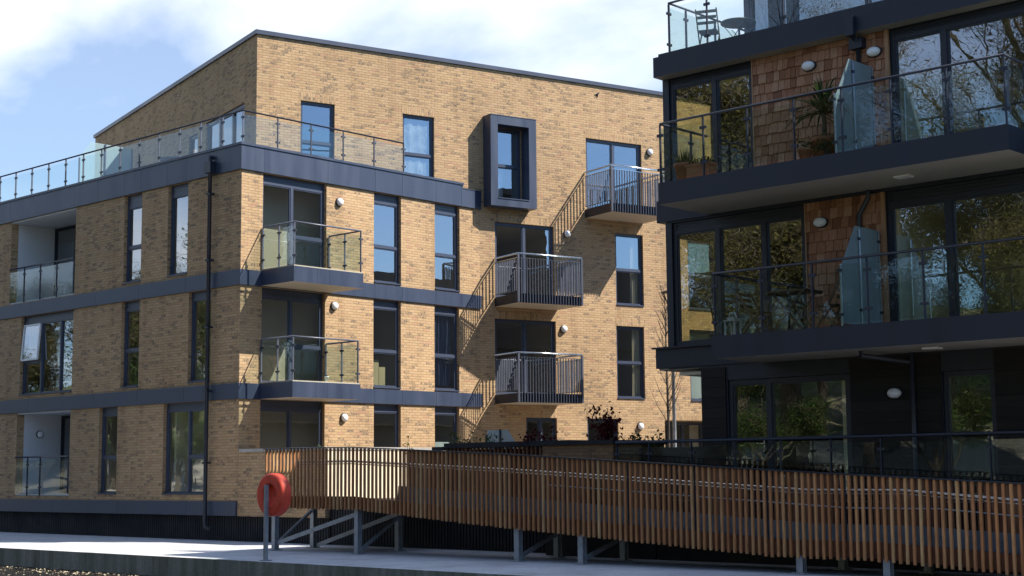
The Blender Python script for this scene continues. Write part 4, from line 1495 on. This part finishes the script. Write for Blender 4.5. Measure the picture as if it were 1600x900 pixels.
# ------------------------------------------------------------------ plants
def shrub(name, loc, w, h, n, size, mat, label, cat='shrub', group=None, seed=1, sparse=0.0, stems=5):
    rng = random.Random(seed)
    T = thing(name, loc, label, cat, group)
    L = Vector(loc)
    st = MB(); lf = MB()
    cl = []
    for k in range(stems):
        a = rng.uniform(0, 6.28); q = rng.uniform(0.1, 0.5) * w
        e = L + Vector((math.cos(a) * q, math.sin(a) * q, h * rng.uniform(0.55, 0.98)))
        mid = L + (e - L) * 0.5 + Vector((rng.uniform(-.05, .05), rng.uniform(-.05, .05), 0.02))
        st.tube([L, mid, e], [0.014, 0.009, 0.004], 4, caps=False)
        cl += [(e, 0.22 * w), (mid, 0.26 * w), (L + (e - L) * 0.78, 0.25 * w)]
    for k in range(n):
        c_, r_ = rng.choice(cl)
        p = c_ + Vector((rng.gauss(0, r_ * .6), rng.gauss(0, r_ * .6), rng.gauss(0, r_ * .55)))
        p.z = max(L.z + 0.03, p.z)
        lf.leaf(p, size, rng)
    st.build('stems', M['sapbark'], T)
    lf.build('foliage', M[mat], T)
    return T

def on_y(px_x, y, z):
    return (px_x, y, z)

shrub('maple_shrub', (9.75, 0.75, 1.3), 0.8, 1.55, 420, 0.11, 'leafred', 'small maroon leaved shrub left, beside the frosted glass garden screen', group=None, seed=2)
shrub('maple_shrub', (11.95, 0.6, 1.9), 0.7, 1.12, 480, 0.10, 'leafred', 'maroon leaved maple rising above the brick planter', seed=5)
shrub('broadleaf_plant', (12.78, 0.35, 2.1), 0.42, 0.48, 90, 0.09, 'leafdark', 'dark leafy plant at the right end of the brick planter', 'plant', seed=8)
shrub('broadleaf_plant', (13.24, 0.5, 1.9), 0.40, 0.66, 110, 0.09, 'leafdark', 'dark leafy plant standing near the bare sapling', 'plant', seed=9)
for k, (x, y, h) in enumerate(((7.0, 0.9, 1.45), (7.5, 0.8, 1.50), (8.0, 0.85, 1.36), (8.75, 0.8, 1.38))):
    shrub('planter_shrub', (x, y, 1.3), 0.75, h - 0.1, 260, 0.075, 'leaf2', ['thin green shrub at the left end of the timber planter', 'tallest green shrub in the timber planter', 'bushy green shrub in front of the frosted garden screen', 'low green shrub right of the frosted garden screen'][k], seed=30 + k)
for k, (x, y, h) in enumerate(((1.98, 1.2, 1.6), (5.0, 1.5, 1.75), (6.43, 1.5, 1.7))):
    shrub('wispy_shrub', (x, y, 1.15), 0.35, h, 46, 0.07, 'leaf2', ['wispy young shrub just left of the dark ground floor balcony doors', 'wispy young shrub rising in front of the lower left single window', 'wispy young shrub beside the last lower window before the wing'][k], seed=50 + k, stems=3)

def pot(mb, c, r_, h, m=0, sq=None):
    mb.lathe(c, (0, 0, 1), [(0.001, 0), (r_ * 0.72, 0), (r_ * 0.93, h * 0.78), (r_ * 1.04, h * 0.78), (r_ * 1.06, h), (r_ * 0.93, h), (r_ * 0.9, h * 0.9), (0.001, h * 0.9)], 20, m)

ZU = 7.115
c = Vector((15.38, -1.2, ZU))
T = thing('potted_lavender', c, 'terracotta pot of dark spiky green plants at the left end of the upper balcony', 'potted plant')
mb = MB(); pot(mb, c, 0.20, 0.36); mb.build('pot', M['terracotta'], T)
rng = random.Random(4); mb = MB()
for k in range(120):
    a = rng.uniform(0, 6.28); q = rng.uniform(0, 0.17)
    p = c + Vector((math.cos(a) * q, math.sin(a) * q, 0.32)); e = p + Vector((math.cos(a) * q * 0.8, math.sin(a) * q * 0.8, rng.uniform(0.15, 0.36)))
    s = Vector((-math.sin(a), math.cos(a), 0)) * 0.012
    mb.face([p - s, p + s, e])
mb.build('foliage', M['leafpalm'], T)
c = Vector((15.80, -1.25, ZU))
T = thing('planter_trough', c, 'rectangular terracotta trough beside the spiky pot on the upper balcony', 'planter')
mb = MB()
F = Fr((c.x, c.y, ZU), (1, 0))
mb.box(F, -0.26, 0.26, -0.12, 0.12, 0.0, 0.24); mb.box(F, -0.28, 0.28, -0.14, 0.14, 0.24, 0.29)
mb.build('trough', M['terracotta'], T)
mb = MB()
for k in range(110):
    mb.leaf((c.x + rng.uniform(-.25, .25), c.y + rng.uniform(-.12, .12), ZU + 0.30 + abs(rng.gauss(0, 0.05))), 0.07, rng)
mb.build('foliage', M['leafdark'], T)

c = Vector((18.30, -1.0, ZU))
T = thing('potted_palm', c, 'tall spiky cordyline in a clay pot before the shingles on the upper balcony', 'potted plant')
mb = MB(); pot(mb, c, 0.26, 0.42); mb.build('pot', M['terracotta'], T)
mb = MB(); mb.tube([c + Vector((0, 0, .35)), c + Vector((.02, 0, .7)), c + Vector((0, 0, 0.95))], [0.05, 0.04, 0.045], 7); mb.build('stem', M['bark'], T)
mb = MB()
for k in range(120):
    a = rng.uniform(0, 6.28); el = rng.uniform(-0.3, 1.45)
    L = rng.uniform(0.55, 0.88)
    d = Vector((math.cos(a) * math.cos(el), math.sin(a) * math.cos(el), math.sin(el)))
    s = Vector((-math.sin(a), math.cos(a), 0)) * 0.02
    p0 = c + Vector((0, 0, 0.92 + rng.uniform(-.1, .1))); p1 = p0 + d * L * .6; p2 = p0 + d * L + Vector((0, 0, -0.22 * L))
    mb.face([p0 - s * .5, p0 + s * .5, p1 + s, p1 - s]); mb.face([p1 - s, p1 + s, p2])
mb.build('leaves', M['leafpalm'], T)
shrub('trailing_plant', (18.58, -1.38, ZU), 0.40, 0.36, 150, 0.06, 'leafdark', 'low grey green trailing plant beside the clay palm pot', 'plant', seed=77)
c = Vector((18.12, -1.35, ZU))
T = thing('flower_pot', c, 'small clay pot of pale flowers next to the palm pot', 'potted plant')
mb = MB(); pot(mb, c, 0.13, 0.2); mb.build('pot', M['terracotta'], T)
mb = MB()
for k in range(70):
    mb.leaf((c.x + rng.gauss(0, .08), c.y + rng.gauss(0, .08), ZU + 0.2 + abs(rng.gauss(0, .12))), 0.06, rng)
mb.build('flowers', M['leafpalm'], T)

# ------------------------------------------------------------------ balcony furniture
def folding_table(loc, w, d, h, rot, label, mat='wooddark', roundtop=False, name='folding_table', met=None):
    T = thing(name, loc, label, 'table')
    F = Fr((loc[0], loc[1], 0), (math.cos(rot), math.sin(rot)))
    z = loc[2]
    mb = MB()
    if roundtop:
        mb.lathe((loc[0], loc[1], z + h - 0.03), (0, 0, 1), [(0.001, 0), (w / 2, 0), (w / 2 + 0.005, 0.015), (w / 2, 0.03), (0.001, 0.03)], 28)
    else:
        k = 7
        for i in range(k):
            a = -d / 2 + d * i / k
            mb.box(F, -w / 2, w / 2, a, a + d / k - 0.012, z + h - 0.025, z + h)
        mb.box(F, -w / 2 + 0.03, -w / 2 + 0.07, -d / 2, d / 2, z + h - 0.055, z + h - 0.025)
        mb.box(F, w / 2 - 0.07, w / 2 - 0.03, -d / 2, d / 2, z + h - 0.055, z + h - 0.025)
    mb.build('tabletop', M[mat], T)
    s = 0.78
    th = 0.012 if roundtop else 0.035
    for sy in (-1, 1):
        for sx in (-1, 1):
            l = MB()
            yy = sy * d * 0.36 + sx * 0.02
            l.bar(F.p(-sx * w * 0.36, yy, z + 0.002), F.p(sx * w * 0.36, yy, z + h - 0.05), th, th, 0, (F.n.x, F.n.y, 0))
            l.build('leg', M[met or mat], T)
    return T

def folding_chair(loc, rot, label, mat='wooddark', group=None, w=0.42):
    T = thing('folding_chair', loc, label, 'chair', group)
    F = Fr((loc[0], loc[1], 0), (math.cos(rot), math.sin(rot)))     # u sideways, n = the way the chair faces
    z = loc[2]
    mb = MB()
    for i in range(6):
        a = -0.19 + 0.38 * i / 6
        mb.box(F, -w / 2 + 0.02, w / 2 - 0.02, a, a + 0.05, z + 0.435, z + 0.455)
    mb.build('seat', M[mat], T)
    mb = MB()
    for i in range(3):
        zz = z + 0.58 + 0.11 * i
        mb.bar(F.p(-w / 2 + 0.01, -0.235 - 0.025 * i, zz), F.p(w / 2 - 0.01, -0.235 - 0.025 * i, zz), 0.016, 0.06)
    mb.build('backrest', M[mat], T)
    for sx in (-1, 1):
        l = MB(); l.bar(F.p(sx * w / 2, 0.22, z + 0.002), F.p(sx * w / 2, -0.30, z + 0.86), 0.022, 0.036); l.build('leg', M[mat], T)
        l = MB(); l.bar(F.p(sx * (w / 2 - 0.025), -0.22, z + 0.002), F.p(sx * (w / 2 - 0.025), 0.17, z + 0.44), 0.022, 0.036); l.build('leg', M[mat], T)
    return T

ZLO = 4.125
folding_table((17.48, -0.85, ZLO), 0.85, 0.6, 0.76, 0.0, 'dark wooden folding table with crossed legs on the lower balcony', 'wooddark')
folding_chair((16.65, -0.8, ZLO), R(90), 'dark folding chair left of the crossed leg table', group=None)
folding_chair((18.22, -0.8, ZLO), R(-90), 'dark folding chair right of the crossed leg table, by the frosted screen', group=None)
folding_chair((14.75, 0.9, 4.105), R(200), 'dark chair seen inside the lower corner window', group=None)
c = Vector((15.95, 0.35, 4.105))
T = thing('candle_lantern', c, 'small pale framed lantern with a bail handle near the lower balcony post', 'lantern')
c = Vector((16.42, -1.25, ZLO)); T.location = c; ORG[T.name] = c
F = Fr((c.x, c.y, 0), (1, 0)); mb = MB()
for sx in (-1, 1):
    for sy in (-1, 1):
        mb.box(F, sx * 0.1 - 0.014, sx * 0.1 + 0.014, sy * 0.1 - 0.014, sy * 0.1 + 0.014, c.z, c.z + 0.27)
mb.box(F, -0.12, 0.12, -0.12, 0.12, c.z, c.z + 0.02); mb.box(F, -0.125, 0.125, -0.125, 0.125, c.z + 0.27, c.z + 0.29); mb.box(F, -0.07, 0.07, -0.07, 0.07, c.z + 0.29, c.z + 0.34)
mb.build('lantern_frame', M['coping'], T)
mb = MB(); mb.tube([c + Vector((-.1, 0, .30)), c + Vector((-.06, 0, .43)), c + Vector((.06, 0, .43)), c + Vector((.1, 0, .30))], 0.008, 6); mb.build('bail_handle', M['steel'], T)

folding_table((15.12, 1.1, 10.05), 0.72, 0.72, 0.74, 0.2, 'round bistro table with thin crossed legs on the roof terrace of the dark block', 'greenwood', True, 'bistro_table', 'drail')
folding_chair((14.85, 0.45, 10.05), R(205), 'weathered slatted folding chair beside the round roof terrace table', 'greenwood')
folding_table((-5.05, 1.3, 10.21), 0.85, 0.85, 0.76, 0.2, 'round dark table behind the glass on the brick block terrace', 'rail', True, 'terrace_table', 'drail')
T = thing('terrace_divider', (-8.6, 1.1, 10.2), 'frosted glass divider standing across the brick block roof terrace', 'screen')
mb = MB()
for sx in (-0.006, 0.006):
    mb.face([(-8.6 + sx, 0.3, 10.22), (-8.6 + sx, 2.2, 10.22), (-8.6 + sx, 2.2, 11.95), (-8.6 + sx, 0.7, 11.95), (-8.6 + sx, 0.3, 11.4)])
mb.build('glass_panel', M['sheer'], T)
for y, h in ((0.3, 1.2), (1.2, 1.75), (2.15, 1.75)):
    mb = MB()
    mb.bar((-8.57, y, 10.2), (-8.57, y, 10.2 + h), 0.04, 0.03)
    mb.build('post', M['rail'], T)
c = FR.p(1.95, 1.2, 4.125)
mb = MB(); pot(mb, c, 0.06, 0.15)
tag(mb.build('white_pot', M['white']), 'small white pot on the middle glass balcony', 'pot')

# ------------------------------------------------------------------ a bird crossing in front of the wing
c = FW.p(3.1, 2.0, 13.35)
T = thing('bird', c, 'small black bird flying in front of the upper brick wing', 'bird')
mb = MB()
ax = Vector((0.35, 0.5, 0.75)).normalized()
mb.lathe(c - ax * 0.09, ax, [(0.001, 0), (0.012, 0.02), (0.027, 0.065), (0.03, 0.11), (0.02, 0.15), (0.018, 0.17), (0.007, 0.185), (0.001, 0.21)], 10)
sd = ax.cross(Vector((0.9, -0.4, 0))).normalized()
for sg in (-1, 1):
    r0_ = c + ax * 0.06; r1_ = c - ax * 0.05
    t_ = c + sd * sg * 0.06 + ax * (-0.04); t2 = c + sd * sg * 0.07 - ax * 0.13
    mb.face([r0_, t_, t2, r1_])
tl = c - ax * 0.07
mb.face([tl, tl - ax * 0.06 + sd * 0.02, tl - ax * 0.06 - sd * 0.02])
mb.build('body', M['bird'], T)

# ------------------------------------------------------------------ trees across the water (they fill the window reflections)
def make_tree(loc, h, seed, leaves, lm, label, lsize=0.22, spread=0.55, twigs=6000, thick=0.024):
    rng = random.Random(seed)
    T = thing('bank_tree', loc, label, 'tree', 'trees along the near bank mirrored in the windows')
    L = Vector(loc)
    tr = MB(); tips = []
    branchy(tr, L - Vector((0, 0, 0.3)), (0.03, 0.02, 1), h * 0.36, h * thick, 5, rng, spread, tips, 9, 0.66, (2, 3), 0.22)
    tr.build('trunk', M['bark'], T)
    lf = MB()
    ends = [p for p, d in tips if d <= 2]
    for k in range(leaves):
        p = rng.choice(ends)
        lf.leaf(p + Vector((rng.gauss(0, .5), rng.gauss(0, .5), rng.gauss(0, .4))), lsize, rng)
    for k in range(twigs):
        p = rng.choice(ends) + Vector((rng.gauss(0, .35), rng.gauss(0, .35), rng.gauss(0, .3)))
        d = Vector((rng.gauss(0, 1), rng.gauss(0, 1), rng.gauss(0.2, 0.8))).normalized() * rng.uniform(0.3, 0.9)
        sd_ = d.cross(Vector((rng.gauss(0, 1), rng.gauss(0, 1), rng.gauss(0, 1)))).normalized() * 0.012
        lf.face([p - sd_, p + sd_, p + d], None, 1)
    lf.build('crown', [M[lm], M['bark']], T)
    return T

protos = [make_tree((8.3, -32, 0.6), 29, 101, 16000, 'leaf', 'tall spring tree with thin yellow green leaves mirrored in the upper balcony doors', 0.10, 0.6, 16000, 0.03),
          make_tree((-6, -30, 0.5), 15, 102, 52000, 'leaf', 'broad yellow green tree mirrored in the lower balcony windows', 0.11, 0.7, 12000),
          make_tree((-40, -31, 0.6), 13, 103, 36000, 'leaf2', 'fresh green tree mirrored in the canal face windows', 0.14, 0.7)]
lab = 'spring tree on the near bank, one of the row seen only in reflections'
for i, (k, x, y, s, rz) in enumerate(((0, 15, -36, 0.75, 1.0), (0, -1, -36, 0.8, 2.0), (1, -8, -33, 1.5, 5.1), (1, -11, -33, 1.45, 1.9), (0, -5, -34, 0.85, 3.3), (1, 1.5, -30, 0.82, 4.1), (1, 9, -31, 0.8, 2.6), (1, -13, -31, 0.9, 0.7),
                                   (2, 5, -29, 0.55, 5.0), (2, -3, -29, 0.5, 1.5), (2, 12, -29, 0.5, 3.5), (1, 20, -33, 0.85, 5.3), (1, 5, -37, 1.0, 3.3), (1, -6, -38, 1.0, 0.4),
                                   (2, -22, -31, 0.9, 1.1), (2, -31, -33, 1.0, 4.0), (1, -48, -32, 1.0, 2.2), (2, -55, -31, 1.15, 3.0), (1, -62, -33, 1.05, 1.1), (2, -70, -31, 1.2, 5.5), (1, -80, -34, 1.15, 0.2), (2, -92, -33, 1.3, 2.0), (2, -51, -36, 1.3, 2.9),
                                   (2, -36, -29, 0.45, 2.2), (2, -45, -29, 0.5, 4.2), (2, -60, -29, 0.5, 0.9))):
    c_ = copy_tree(protos[k])
    c_.location = (x, y, 0.4 if y > -32 else (1.2 if y > -35 else 2.8))
    c_.rotation_euler = (0, 0, rz)
    c_.scale = (s, s, s)
    c_['label'] = lab
